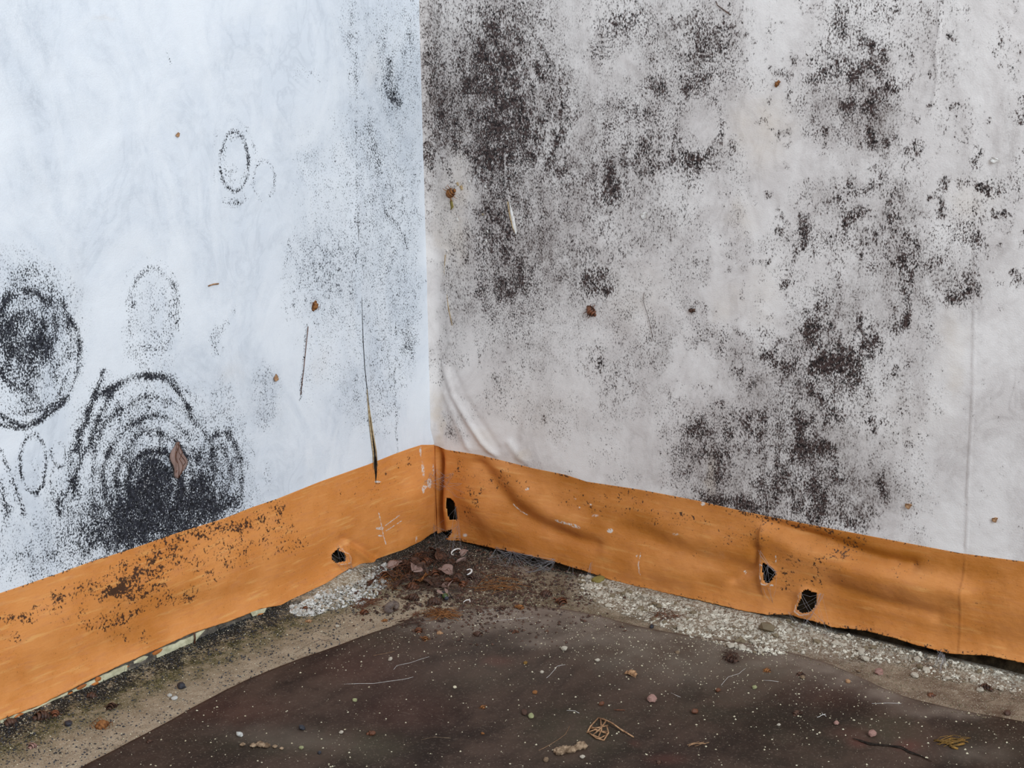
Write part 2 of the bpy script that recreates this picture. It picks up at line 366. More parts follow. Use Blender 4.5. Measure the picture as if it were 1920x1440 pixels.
# --- right wall
S, Z = np.meshgrid(sR, zz, indexing='ij')
zt = ev(cTR, S); Zw = .1+Z+(zt-.1)*np.exp(-Z/.03)
P = np.stack([S, np.zeros_like(S), Zw], -1); X, Y = project(P)
wx = X+16*(fbm(X, Y, 36, 4, 41)-.5)*2; wy = Y+24*(fbm(X, Y, 44, 4, 45)-.5)*2
addR = [
 (925, 190, 120, 200, .42), (920, 190, 70, 130, .28), (930, 265, 42, 48, .45), (895, 60, 80, 70, .20), (980, 30, 60, 50, .22), (940, 120, 50, 40, .25), (970, 130, 30, 50, .2), (985, 260, 28, 36, .4),
 (812, 120, 16, 210, .32), (815, 280, 14, 50, .30), (830, 215, 12, 40, .45), (850, 250, 20, 40, .25),
 (930, 330, 50, 60, .28), (950, 400, 80, 80, .20), (925, 440, 40, 50, .35), (890, 490, 30, 60, .24), (960, 500, 60, 60, .34), (945, 560, 50, 50, .38), (1000, 540, 40, 60, .22), (1040, 450, 40, 90, .16), (950, 620, 50, 30, .15), (900, 555, 30, 40, .18),
 (1050, 200, 26, 120, .22), (1060, 330, 30, 60, .20), (1140, 60, 42, 55, .26), (1150, 20, 60, 40, .20), (1235, 120, 32, 40, .34), (1230, 160, 30, 22, .36), (1290, 70, 50, 60, .30), (1210, 40, 40, 40, .25), (1330, 110, 50, 50, .26), (1300, 150, 30, 26, .38), (1285, 165, 14, 14, .4),
 (1120, 110, 20, 60, .2), (1240, 200, 80, 40, .24), (1160, 280, 60, 60, .22), (1230, 290, 60, 50, .26), (1150, 340, 60, 40, .28), (1145, 345, 16, 30, .35), (1180, 215, 50, 40, .18), (1130, 190, 30, 20, .22), (1090, 310, 50, 50, .15), (1240, 420, 70, 50, .14),
 (1110, 400, 50, 40, .18), (1080, 500, 50, 60, .16), (1115, 535, 30, 30, .42), (1130, 550, 14, 14, .45), (1140, 470, 50, 50, .16), (1260, 310, 40, 20, .25), (1300, 320, 40, 34, .25), (1320, 310, 20, 40, .22), (1360, 90, 40, 70, .18), (1400, 150, 40, 20, .12),
 (1385, 370, 30, 20, .10), (1450, 60, 20, 60, .06), (1370, 20, 10, 12, .4), (1330, 30, 10, 30, .2), (1310, 15, 14, 40, .14),
 (1560, 15, 30, 40, .30), (1580, 45, 14, 30, .45), (1590, 90, 50, 50, .22), (1625, 85, 22, 18, .45), (1660, 40, 40, 50, .16), (1620, 20, 40, 30, .16), (1545, 150, 30, 26, .36), (1560, 130, 60, 50, .20), (1610, 190, 60, 60, .26), (1640, 205, 24, 20, .62), (1625, 228, 14, 18, .5), (1600, 200, 12, 18, .45),
 (1660, 185, 26, 20, .30), (1570, 235, 50, 40, .16), (1630, 255, 16, 20, .55), (1660, 262, 14, 16, .45), (1535, 232, 12, 16, .40), (1670, 130, 34, 46, .14), (1675, 152, 24, 14, .34), (1640, 110, 20, 50, .2), (1600, 130, 14, 40, .3),
 (1610, 357, 26, 10, .50), (1570, 375, 34, 12, .34, 40), (1560, 390, 14, 18, .2), (1590, 415, 16, 30, .50), (1610, 395, 26, 10, .34), (1675, 380, 22, 40, .40), (1672, 412, 18, 12, .45), (1650, 330, 14, 20, .3), (1690, 280, 40, 80, .12), (1510, 370, 30, 30, .14), (1520, 455, 40, 30, .28), (1510, 430, 14, 20, .34), (1470, 440, 20, 30, .14),
 (1775, 30, 30, 60, .08), (1810, 25, 10, 16, .24), (1855, 60, 50, 70, .05), (1722, 275, 10, 14, .40), (1830, 303, 12, 14, .60), (1838, 345, 10, 14, .55), (1862, 355, 26, 20, .42), (1815, 335, 10, 14, .34), (1795, 345, 14, 14, .20), (1800, 230, 60, 60, .07), (1905, 320, 12, 40, .30), (1915, 190, 10, 20, .35), (1905, 218, 8, 8, .5), (1800, 400, 60, 40, .10), (1835, 400, 20, 30, .22), (1880, 400, 40, 60, .08), (1815, 440, 30, 30, .30), (1830, 460, 20, 30, .3), (1900, 130, 30, 90, .08),
 (1680, 470, 50, 40, .22), (1700, 470, 30, 30, .22), (1665, 440, 40, 30, .24), (1735, 500, 24, 20, .42), (1700, 525, 18, 34, .52), (1690, 500, 14, 14, .45), (1640, 500, 22, 18, .32), (1565, 520, 14, 26, .24), (1760, 500, 26, 30, .30), (1800, 545, 30, 30, .40), (1800, 560, 14, 20, .35), (1820, 530, 14, 30, .40), (1770, 560, 30, 20, .24), (1760, 450, 60, 40, .16), (1580, 460, 40, 40, .20), (1480, 520, 30, 34, .24), (1475, 535, 12, 12, .4),
 (1540, 570, 26, 34, .56), (1515, 595, 24, 30, .34), (1518, 625, 20, 22, .62), (1562, 610, 20, 20, .34), (1565, 660, 60, 50, .34), (1545, 700, 44, 50, .38), (1590, 700, 30, 50, .44), (1625, 635, 22, 34, .50), (1640, 650, 20, 16, .45), (1700, 580, 10, 30, .50), (1692, 610, 12, 20, .45), (1680, 620, 22, 30, .30), (1620, 600, 20, 20, .38), (1740, 600, 14, 40, .22), (1710, 600, 60, 50, .08),
 (1420, 630, 22, 20, .22), (1350, 640, 22, 30, .20), (1340, 620, 14, 14, .2), (1360, 660, 30, 30, .16), (1430, 650, 20, 16, .25), (1400, 720, 26, 24, .26), (1410, 728, 10, 12, .4), (1450, 680, 30, 30, .26), (1490, 675, 10, 30, .30), (1450, 672, 14, 14, .3), (1480, 720, 40, 60, .22), (1352, 762, 14, 14, .48), (1430, 770, 18, 18, .34), (1440, 770, 40, 30, .16), (1400, 790, 24, 26, .20), (1620, 720, 20, 60, .22), (1660, 722, 14, 8, .4), (1700, 680, 20, 20, .28), (1740, 710, 26, 16, .12), (1660, 790, 24, 26, .2), (1625, 790, 14, 12, .32),
 (1310, 820, 44, 40, .42), (1305, 810, 24, 22, .34), (1340, 850, 30, 24, .50), (1370, 800, 14, 34, .26), (1360, 830, 30, 60, .24), (1410, 820, 26, 30, .30), (1430, 810, 26, 20, .36), (1460, 805, 20, 16, .35), (1505, 770, 50, 40, .30), (1500, 800, 30, 30, .40), (1520, 810, 22, 30, .42), (1570, 770, 26, 26, .40), (1515, 840, 60, 26, .52), (1500, 855, 30, 20, .5), (1540, 845, 18, 20, .6), (1470, 870, 40, 30, .24), (1560, 870, 20, 16, .45, 40), (1580, 890, 16, 14, .66), (1530, 890, 60, 30, .26), (1280, 870, 40, 40, .34), (1350, 900, 26, 60, .46), (1290, 900, 40, 20, .28),
 (1440, 900, 50, 30, .36), (1480, 930, 60, 40, .40), (1420, 945, 40, 20, .55), (1370, 935, 40, 16, .60), (1330, 930, 30, 14, .5), (1550, 930, 40, 40, .30), (1520, 965, 60, 20, .42), (1580, 960, 50, 30, .30), (1610, 975, 30, 20, .3), (1655, 900, 10, 34, .44), (1660, 930, 14, 20, .34), (1640, 880, 20, 40, .12), (1430, 850, 26, 16, .2), (1640, 960, 20, 26, .2),
 (1230, 640, 14, 40, .24), (1115, 690, 30, 14, .22), (1140, 715, 30, 20, .24), (1115, 680, 16, 30, .18), (1180, 690, 26, 30, .14), (1100, 600, 60, 60, .08), (1020, 780, 16, 18, .22), (1060, 770, 30, 40, .10), (1050, 820, 26, 30, .08), (1210, 640, 60, 60, .07), (1160, 640, 40, 60, .06), (1260, 780, 20, 30, .1), (1250, 810, 14, 20, .2),
 (845, 560, 12, 60, .14), (860, 620, 14, 60, .14), (858, 680, 22, 14, .12), (905, 620, 20, 50, .12), (925, 680, 50, 40, .04), (845, 470, 12, 80, .14), (880, 440, 30, 30, .12), (838, 790, 14, 20, .20), (848, 805, 12, 16, .22), (1010, 650, 60, 60, .07), (990, 740, 40, 40, .06), (1010, 870, 30, 14, .05), (1140, 850, 50, 30, .05), (1200, 890, 20, 10, .08), (1110, 870, 16, 14, .08),
 (1000, 300, 260, 330, .045), (1250, 200, 220, 260, .06), (1620, 300, 150, 300, .06), (1500, 760, 240, 220, .07), (1800, 400, 130, 160, .025), (1150, 560, 220, 200, .03), (1150, 800, 200, 120, .012)]
remR = [(858, 325, 26, 42, .93), (880, 385, 24, 38, .7), (845, 365, 26, 20, .8), (1080, 70, 26, 34, .72), (1100, 140, 34, 34, .75), (1175, 115, 22, 26, .70), (1200, 150, 24, 30, .6), (1310, 235, 34, 44, .75), (1420, 250, 60, 70, .9), (1120, 20, 20, 30, .6), (1255, 95, 14, 30, .6), (1100, 60, 10, 40, .5),
 (1470, 130, 26, 60, .6), (1550, 190, 14, 30, .5), (1550, 200, 26, 24, .4), (1390, 500, 60, 60, .7), (1500, 290, 40, 40, .5), (1600, 310, 24, 26, .8), (1845, 250, 40, 16, .4), (1760, 340, 16, 60, .6), (1720, 250, 30, 20, .7), (1660, 560, 26, 40, .7), (1560, 735, 8, 12, .7), (1430, 880, 14, 14, .4), (1470, 855, 26, 14, .5), (1550, 955, 14, 16, .55), (1395, 910, 22, 20, .5), (1310, 915, 16, 10, .4), (1700, 740, 60, 60, .5), (1350, 720, 40, 30, .5), (1170, 760, 60, 50, .7), (1510, 765, 6, 20, .7), (1335, 870, 8, 34, .3), (1275, 640, 30, 40, .4), (1080, 290, 18, 30, .4), (1210, 350, 24, 18, .4)]
D = paint(wx, wy, addR, remR)
for a in [
 (925, 205, 104, 150, 6, .40, 51, .05, -70, 60), (925, 205, 124, 190, 7, .30, 52, .05, -70, 80), (925, 215, 84, 125, 6, .26, 53), (922, 220, 60, 90, 6, .28, 54), (920, 230, 38, 60, 6, .3, 55), (925, 240, 100, 170, 7, .22, 56, .05, 90, 260),
 (1310, 235, 42, 56, 7, .34, 57, .06), (1312, 240, 46, 58, 7, .42, 58, .05, 20, 160), (1680, 125, 36, 44, 5, .32, 59, .05), (1672, 122, 22, 26, 5, .22, 60), (1715, 210, 62, 110, 3, .16, 61, .06, -60, 60), (1545, 712, 26, 34, 8, .45, 62, .06), (1600, 320, 46, 42, 8, .20, 63, .1, 30, 150),
 (1565, 400, 70, 60, 6, .14, 64, .1, 180, 330), (1690, 470, 30, 34, 6, .25, 65, .08), (1150, 345, 50, 42, 6, .18, 66, .1, 180, 320), (1220, 200, 90, 60, 5, .12, 67, .1, 60, 200), (1140, 60, 34, 50, 5, .2, 68, .1), (1722, 274, 9, 12, 3, .3, 69), (1720, 470, 46, 40, 5, .14, 70, .1, -60, 90), (1450, 860, 34, 26, 5, .2, 71, .1, 180, 330)]:
    D = 1-(1-D)*(1-np.clip(ring(X, Y, *a), 0, 1))
for pts, w, a in [([(1765, 0), (1760, 70), (1752, 100), (1758, 150), (1752, 195), (1740, 200)], 3, .30), ([(832, 120), (830, 250)], 6, .2), ([(985, 60), (1010, 100), (1020, 170)], 8, .15), ([(1145, 300), (1140, 360)], 6, .25), ([(1473, 640), (1472, 700)], 2, .3), ([(896, 640), (900, 690)], 2, .2), ([(925, 640), (926, 690)], 2, .2),
  ([(1205, 545), (1225, 590), (1230, 640)], 3, .12)]:
    D = 1-(1-D)*(1-np.clip(strk(X, Y, pts, w, a), 0, 1))
for pts, w, a in [([(945, 75), (985, 110), (1008, 160), (1013, 215), (1012, 250)], 4, .55), ([(1045, 115), (1047, 250)], 3, .75), ([(948, 290), (948, 345)], 2.5, .7), ([(1238, 60), (1240, 130)], 3, .6), ([(862, 140), (848, 160), (835, 200)], 4, .4), ([(1180, 290), (1182, 340)], 2.5, .6), ([(820, 240), (822, 320)], 2, .6), ([(902, 200), (920, 190), (940, 225)], 3, .3)]:
    D *= 1-strk(X, Y, pts, w, a)
D *= .35+1.3*fbm(X, Y, 26, 5, 48)
D *= .6+.8*fbm(X, Y*.5, 10, 3, 88)
ed, _ = pdist(X, Y, TOPR); D = np.maximum(D, .6*np.exp(-(ed/7)**2)*np.clip(blob(X, Y, (1430, 960, 150, 60, 1.4)), 0, 1))
amb = np.clip(1.15-np.clip((X-1640)/150, 0, 1)*np.clip((Y-520)/120, 0, 1)-.55*np.clip((Y-700)/90, 0, 1)*(X < 1230), 0, 1)
pat = np.clip((fbm(wx, wy*.8, 70, 5, 95)-.46)*6, 0, 1)
D = np.maximum(D, .20*amb*pat*(.3+1.1*fbm(X, Y, 22, 4, 97)))
sm = np.clip((fbm(X, Y*.75, 22, 3, 99)-.66)*8, 0, 1)*np.clip(amb, 0, 1)*np.clip((X-1150)/300, .15, 1)
D = 1-(1-D)*(1-.45*sm)
sc = np.clip((vn(X, Y*.03, 7, 60)-.86)*9, 0, 1)*np.clip((vn(X, Y, 160, 62)-.35)*4, 0, 1)      # faint upright scuffs
D = np.clip(D*1.12*(1-.55*sc), 0, .93)
H = paint(wx, wy, [(920, 200, 140, 240, .60), (815, 180, 24, 200, .45), (960, 470, 100, 160, .42), (1060, 330, 60, 250, .25), (1220, 180, 190, 200, .28), (1150, 340, 100, 90, .24), (1300, 70, 80, 90, .3), (1110, 520, 70, 70, .34), (1230, 430, 80, 60, .2), (1600, 150, 110, 160, .28), (1640, 230, 60, 60, .4), (1680, 400, 60, 90, .3), (1700, 520, 110, 80, .34),
 (1560, 640, 80, 110, .40), (1530, 840, 110, 110, .48), (1340, 870, 90, 80, .42), (1500, 940, 170, 60, .45), (1430, 740, 90, 90, .24), (1600, 930, 60, 60, .35), (1655, 910, 20, 50, .35), (1830, 340, 70, 100, .16), (1900, 300, 40, 200, .14), (1810, 540, 50, 50, .3), (1180, 690, 90, 60, .16), (850, 600, 22, 120, .25), (1010, 640, 90, 110, .14), (1060, 790, 80, 60, .10), (850, 800, 22, 30, .3), (1240, 640, 20, 50, .2), (1720, 620, 60, 60, .16), (1580, 400, 100, 80, .22), (1790, 110, 60, 130, .14), (1700, 700, 60, 60, .12), (1010, 870, 40, 20, .1), (1820, 900, 90, 120, .05)],
 [(858, 325, 26, 42, .9), (870, 390, 24, 50, .6), (1420, 270, 60, 90, .6), (1310, 235, 30, 40, .6), (1100, 140, 30, 34, .6), (1175, 115, 20, 24, .5)])
H = np.clip(H*1.15+.14*amb*pat+.25*sm, 0, 1)*(.45+1.1*fbm(X, Y, 34, 4, 61))
Wm = paint(wx, wy, [(1430, 240, 60, 70, .34), (860, 400, 24, 120, .28), (1000, 770, 90, 60, .10), (1400, 410, 30, 30, .25), (1820, 380, 40, 40, .22), (1430, 560, 40, 60, .14), (1360, 570, 30, 30, .25), (1785, 640, 26, 60, .22), (920, 860, 60, 20, .2), (826, 790, 8, 60, .6), (985, 858, 14, 12, .4), (905, 830, 20, 14, .3), (1335, 900, 10, 60, .4), (1790, 700, 14, 40, .2), (830, 440, 12, 90, .3), (1200, 560, 60, 60, .14), (1700, 790, 120, 60, .06)])
# wrinkles of the loose paper
disp = .0022*(fbm(X, Y, 150, 3, 71)-.5)+.0012*(fbm(X, Y, 46, 4, 76)-.5)
disp += strk(X, Y, [(834, 684), (850, 740), (880, 792), (905, 830), (930, 856)], 5.5, .0024)
disp -= strk(X, Y, [(850, 690), (872, 745), (905, 795), (935, 840)], 6, .0008)
disp += strk(X, Y, [(836, 740), (860, 800), (880, 845)], 6, .0014)+strk(X, Y, [(955, 830), (985, 870)], 8, .0016)
disp += strk(X, Y, [(834, 470), (838, 560), (845, 640)], 5, .001)+strk(X, Y, [(948, 230), (952, 400)], 3, .0006)+strk(X, Y, [(1046, 100), (1048, 260)], 3, .0006)
disp += strk(X, Y, [(1760, 0), (1762, 60), (1752, 90), (1758, 150), (1750, 190)], 4, .0009)
dS, sg = pdist(X, Y, [(1828, 400), (1824, 740), (1814, 930), (1811, 1040)]); disp += .0006*(sg < 0)*np.exp(-(dS/40)**2)+strk(X, Y, [(1828, 400), (1824, 740), (1814, 930), (1811, 1040)], 2.5, .0005)
fillet = np.where(S < .012, (.012-S)**2/.024, 0)*np.clip((Zw-.1)/.02, 0, 1)      # paper bridges the corner
fade = np.clip(Z/.006, 0, 1)*np.clip(S/.004, 0, 1)
P[..., 1] -= np.where(S < .7, disp*fade, 0)+fillet*.9
wr = grid('wall_right', P, MAT['wall_right'], {'paint': rgba(D, H, Wm)})
tag(wr, kind='structure', label='right papered wall, white tinted by warm light, with dark brown mould patches')

# plaster behind the paper and below it
def backing(name, left, parent):
    n, m = 160, 26
    s, z = np.meshgrid(np.linspace(-.02, 1.3, n), np.linspace(-.004, .115, m), indexing='ij')
    d = .013+.004*(fbm(s*4000, z*4000, 60, 3, 3)-.5)-np.clip((.02-z)/.02, 0, 1)*.003
    if left: V = np.stack([-d, -s, z], -1)
    else: V = np.stack([s, d, z], -1)
    return grid(name, V, MAT['plaster'], parent=parent, flip=left)
backing('plaster_backing', True, wl); backing('plaster_backing', False, wr)

# ------------------------------------------------------------------ orange skirting band, painted on the loose paper
HOLE_C = [(836, 934), (843, 933), (850, 940), (855, 956), (857, 975), (857, 990), (850, 1003), (840, 1010), (826, 1010), (815, 1002), (812, 998), (822, 994), (836, 992), (842, 978), (838, 960), (835, 945)]
HOLE_T = [(836, 934), (843, 933), (851, 941), (856, 958), (857, 978), (852, 974), (843, 975), (838, 962), (836, 948)]
HOLE_B = [(816, 1004), (828, 998), (846, 993), (846, 1000), (840, 1009), (828, 1012)]
HOLE_2 = [(1429, 1055), (1440, 1059), (1452, 1069), (1455, 1077), (1447, 1088), (1441, 1094), (1433, 1092), (1431, 1080), (1429, 1068)]
HOLE_3 = [(1503, 1120), (1502, 1112), (1506, 1107), (1514, 1105), (1521, 1109), (1530, 1110), (1531, 1120), (1532, 1130), (1528, 1138), (1520, 1148), (1505, 1150), (1494, 1143), (1496, 1132)]
HOLE_1 = [(622, 1040), (628, 1034), (635, 1027), (637, 1033), (645, 1036), (649, 1044), (648, 1052), (640, 1054), (630, 1056), (623, 1050)]
# left band
nz = 110
s1 = axis(.56, .0012, 1.3)
S, T = np.meshgrid(s1, np.linspace(0, 1, nz), indexing='ij')
za, zb = ev(cTL, S), ev(cBL, S)
zb = np.where(S > .545, .006, zb)+.0008*(fbm(S*3000, S*0, 9, 3, 4)-.5)
Zb = za+(zb-za)*T
P = np.stack([np.zeros_like(S), -S, Zb], -1); X, Y = project(P)
off = .0035*np.sin(T*math.pi)**2*(.4+fbm(X, Y, 130, 2, 12))+.006*np.clip((T-.75)/.25, 0, 1)**1.5*np.clip((S-.06)/.08, 0, 1)
off += .0016*(fbm(X, Y, 60, 3, 14)-.5)*np.clip(T*4, 0, 1)
off += strk(X, Y, [(650, 1020), (690, 1050), (720, 1065)], 7, .003)-strk(X, Y, [(640, 1010), (670, 1022), (700, 1040)], 7, .002)
off += strk(X, Y, [(770, 930), (790, 985), (760, 1030)], 26, .004)+strk(X, Y, [(636, 1040), (637, 1041)], 18, .004)
off *= np.clip(T*12, 0, 1)*np.clip(S/.006, 0, 1)
band_add = [(230, 1090, 45, 28, .55, -20), (205, 1108, 30, 14, .5), (290, 1058, 40, 26, .40, -25), (270, 1112, 36, 16, .36, -15), (330, 1012, 70, 14, .34, -25), (420, 990, 60, 12, .36, -12), (445, 985, 30, 16, .3), (480, 975, 24, 18, .28), (520, 962, 14, 24, .32), (545, 1015, 30, 22, .2), (240, 1150, 60, 12, .38, -20), (225, 1155, 20, 8, .5), (80, 1140, 70, 12, .26, -15), (25, 1160, 40, 12, .24), (20, 1195, 26, 12, .2), (130, 1110, 50, 16, .15, -20),
 (335, 1115, 50, 14, .28, -15), (400, 1075, 40, 12, .2, -15), (180, 1170, 40, 10, .18), (340, 1060, 50, 30, .10), (450, 1020, 70, 40, .10), (500, 1000, 60, 40, .10), (240, 1190, 50, 24, .14), (140, 1165, 60, 24, .08), (700, 890, 80, 30, .05), (600, 940, 80, 40, .05), (770, 860, 30, 20, .08), (725, 950, 60, 60, .04), (560, 1080, 60, 40, .04), (350, 1030, 90, 40, .10), (160, 1120, 90, 40, .07), (60, 1240, 60, 60, .02), (612, 1000, 10, 16, .06)]
wx = X+8*(fbm(X, Y, 24, 3, 1)-.5)*2; wy = Y+10*(fbm(X, Y, 24, 3, 5)-.5)*2
D = paint(wx, wy, band_add)*(.4+1.2*fbm(X, Y, 20, 4, 9))
ed, _ = pdist(X, Y, TOPL); D = np.maximum(D, .30*np.exp(-(ed/3)**2)*(X < 520))
G = paint(wx, wy, [(250, 1195, 60, 26, .45), (230, 1130, 80, 40, .3), (350, 1105, 60, 20, .25), (800, 960, 26, 70, .3), (690, 1050, 40, 20, .3), (770, 1030, 30, 16, .35)])
Bm = paint(X, Y, [(800, 905, 5, 10, .9), (786, 918, 3, 6, .9), (810, 880, 3, 14, .7), (790, 880, 4, 20, .6), (788, 845, 3, 14, .6), (710, 990, 9, 3, .9), (712, 1004, 6, 2, .8), (790, 912, 5, 4, .9), (706, 903, 8, 2, .9), (775, 1010, 2, 8, .7)])
for pts in [[(706, 960), (714, 990), (722, 1020)], [(720, 985), (745, 965)], [(722, 995), (750, 975)]]: Bm = np.maximum(Bm, strk(X, Y, pts, 1.4, .7))
rim, _ = pdist(X, Y, HOLE_1+HOLE_1[:1]); Bm = np.maximum(Bm, .5*np.exp(-(rim/2)**2)); off += .002*np.exp(-(rim/6)**2)
P[..., 0] += off
X, Y = project(P); cx = (X[:-1, :-1]+X[1:, 1:])/2; cy = (Y[:-1, :-1]+Y[1:, 1:])/2
keep = ~inpoly(cx, cy, HOLE_1)
bl = grid('baseboard_left', P, MAT['band'], {'paint': rgba(D, G, Bm)}, keep, flip=True)
md = bl.modifiers.new('thick', 'SOLIDIFY'); md.thickness = .0007; md.offset = -1
tag(bl, kind='structure', label='left skirting band painted orange, speckled with black mould')
# right band
s2 = axis(.66, .0012, 1.5)
S, T = np.meshgrid(s2, np.linspace(0, 1, nz), indexing='ij')
za, zb = ev(cTR, S), ev(cBR, S)
zb = np.where(S > .7, .012, zb)+.0012*(fbm(S*3000, S*0, 8, 3, 24)-.5)
Zb = za+(zb-za)*T
P = np.stack([S, np.zeros_like(S), Zb], -1); X, Y = project(P)
off = .0035*np.sin(T*math.pi)**2+.004*(fbm(X, Y, 110, 3, 32)-.5)*np.clip(T*5, 0, 1)
off += .0012*(fbm(X, Y, 30, 3, 34)-.5)*np.clip(T*5, 0, 1)
off += strk(X, Y, [(940, 865), (985, 925), (1035, 965), (1090, 985)], 22, .004)
off -= strk(X, Y, [(900, 868), (935, 915), (970, 952), (1010, 978), (1060, 1000), (1120, 1020)], 14, .0036)
off += strk(X, Y, [(885, 930), (930, 985), (1000, 1015), (1150, 1055), (1300, 1085)], 26, .005)
off -= strk(X, Y, [(1180, 990), (1300, 1040), (1400, 1065)], 18, .003)
off -= strk(X, Y, [(1440, 975), (1500, 995), (1570, 1022), (1640, 1045), (1710, 1060)], 13, .0045)
off += strk(X, Y, [(1440, 1000), (1500, 1030), (1600, 1065), (1700, 1090), (1800, 1110)], 24, .0045)
off -= strk(X, Y, [(1560, 1095), (1650, 1125), (1760, 1150)], 14, .0025)+strk(X, Y, [(1380, 1085), (1420, 1060), (1424, 1030)], 10, .003)
dS, sg = pdist(X, Y, [(1427, 1000), (1426, 1030), (1425, 1050), (1428, 1062), (1430, 1098)])
off += np.where(sg < 0, .0022, -.0010)*np.exp(-(dS/16)**2)
off += strk(X, Y, [(1512, 1120), (1516, 1135)], 18, .004)
dS, sg = pdist(X, Y, [(1811, 1030), (1806, 1110), (1800, 1210)]); off += .0007*(sg < 0)*np.exp(-(dS/30)**2)+.0004*np.exp(-(dS/2)**2)
off += .004*np.clip((T-.8)/.2, 0, 1)**1.5*np.clip((S-.05)/.05, 0, 1)
off *= np.clip(T*10, 0, 1)
off += -.011*np.exp(-((S-.0065)/.0042)**2)*np.clip(T*6, 0, 1)*np.clip((1.15-T)*3, 0, 1)   # deep fold beside the corner
off += .004*np.exp(-((S-.018)/.006)**2)*np.clip((T-.3)*3, 0, 1)
off *= np.clip(S/.0015, 0, 1)
D = paint(X, Y, [(1500, 985, 120, 10, .3, 11), (1590, 1022, 30, 16, .35), (1420, 965, 60, 8, .34, 10), (1400, 1000, 60, 30, .10), (1530, 1060, 90, 60, .09), (1100, 930, 120, 30, .07), (880, 900, 50, 40, .09), (1200, 960, 90, 40, .07), (1470, 1075, 40, 30, .13), (950, 900, 60, 30, .08), (1700, 1060, 60, 30, .06), (1750, 1120, 150, 60, .05), (1300, 980, 60, 20, .08), (890, 960, 20, 40, .10), (862, 870, 6, 10, .4), (1250, 1040, 160, 50, .04)])*(.4+1.2*fbm(X, Y, 22, 4, 90))  # mould; the patch in the right groove also paints its shade
eb, _ = pdist(X, Y, BOTR); D = np.maximum(D, .32*np.exp(-(eb/8)**2)*(.3+1.3*fbm(X, Y, 30, 3, 7)))
et, _ = pdist(X, Y, TOPR); D = np.maximum(D, .32*np.exp(-(et/3)**2))
G = paint(X, Y, [(1560, 1010, 120, 18, .5, 12), (1240, 1005, 130, 16, .35, 14), (960, 940, 60, 20, .35, 50), (1420, 1040, 30, 40, .35), (1700, 1050, 140, 18, .35, 8), (1100, 905, 160, 16, .3, 12), (1600, 1110, 100, 14, .35, 12), (1150, 960, 120, 20, .3, 14), (827, 900, 8, 80, .6), (1800, 1060, 160, 20, .3, 8), (1240, 1060, 200, 20, .2, 12)])  # brown along grooves, creases and corner fold: their shade painted in
G = np.clip(G+.32, 0, 1)  # browner all over: the dimmer light on this wall put into colour
Bm = paint(X, Y, [(1060, 975, 14, 3, .9, 15), (1085, 982, 14, 4, .8, 20), (1148, 993, 6, 5, .9), (1318, 945, 5, 5, .8), (993, 915, 4, 3, .8), (1080, 935, 3, 2, .8), (1090, 950, 2, 2, .8), (1110, 945, 3, 2, .7), (1396, 1074, 4, 4, .9), (1458, 1046, 2, 9, .8), (1450, 1096, 3, 3, .9), (1355, 1040, 20, 24, .34), (1200, 1040, 4, 3, .6), (1270, 1000, 10, 4, .5), (873, 1003, 6, 5, .6), (1120, 965, 10, 4, .5)])
for pts in [[(962, 945), (975, 958), (990, 966)], [(1206, 1035), (1204, 1055), (1207, 1076)], [(1700, 1010), (1704, 1012)]]: Bm = np.maximum(Bm, strk(X, Y, pts, 1.5, .7))
for Hh in (HOLE_2, HOLE_3):
    rim, _ = pdist(X, Y, Hh+Hh[:1]); Bm = np.maximum(Bm, .55*np.exp(-(rim/2.2)**2)); off += .0015*np.exp(-(rim/6)**2)
P[..., 1] -= off
X, Y = project(P); cx = (X[:-1, :-1]+X[1:, 1:])/2; cy = (Y[:-1, :-1]+Y[1:, 1:])/2
keep = ~(inpoly(cx, cy, HOLE_T) | inpoly(cx, cy, HOLE_B) | inpoly(cx, cy, HOLE_2) | inpoly(cx, cy, HOLE_3))
br = grid('baseboard_right', P, MAT['band'], {'paint': rgba(D, G, Bm)}, keep)
md = br.modifiers.new('thick', 'SOLIDIFY'); md.thickness = .0007; md.offset = -1
tag(br, kind='structure', label='right skirting band painted orange, wrinkled and torn in two places')

# ------------------------------------------------------------------ floor
VEDGE = [(150, 1440), (280, 1372), (400, 1305), (470, 1272), (560, 1235), (640, 1208), (700, 1186), (760, 1166), (800, 1152), (860, 1140), (960, 1136), (1060, 1142), (1130, 1156), (1200, 1176), (1280, 1190), (1400, 1207), (1480, 1222), (1560, 1246), (1640, 1283), (1700, 1309), (1800, 1331), (1920, 1353)]
def floor_material():
    m = M('dirty_screed', .92, .12); R, G, B, A = m.attr()      # R dark dirt, G green growth, B brown dust
    n1 = m.noise(60, 6, .7); n2 = m.noise(420, 5, .7); n3 = m.noise(900, 3, .6)
    c = m.mix(m.mr(n1, .3, .7), lin((182, 164, 140)), lin((152, 134, 112)))
    c = m.mix(m.mr(n3, .60, .68, 0, .7), c, lin((90, 76, 60)))
    c = m.mix(m.math('MULTIPLY', B, m.mr(n1, .3, .7, .6, 1.2), True), c, lin((92, 70, 56)))
    c = m.mix(m.math('MULTIPLY', G, m.mr(n1, .3, .65, .4, 1.2), True), c, lin((96, 92, 58)))
    mask = mold_mask(m, R, n2, n1, .6, .16)
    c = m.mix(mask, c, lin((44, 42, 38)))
    c = m.mix(m.math('MULTIPLY', A, m.mr(n2, .45, .58), True), c, lin((206, 200, 184)))
    pale = m.mr(m.noise(800, 2, .6, m.scale((1.1, 1.3, 1))), .62, .67, 0, .9)
    c = m.mix(pale, c, lin((214, 208, 190)))
    m.color(c); m.bump(m.math('ADD', m.math('MULTIPLY', n2, .6), m.noise(140, 5, .7)), .9, .0022)
    return m.m
MAT['floor'] = floor_material()
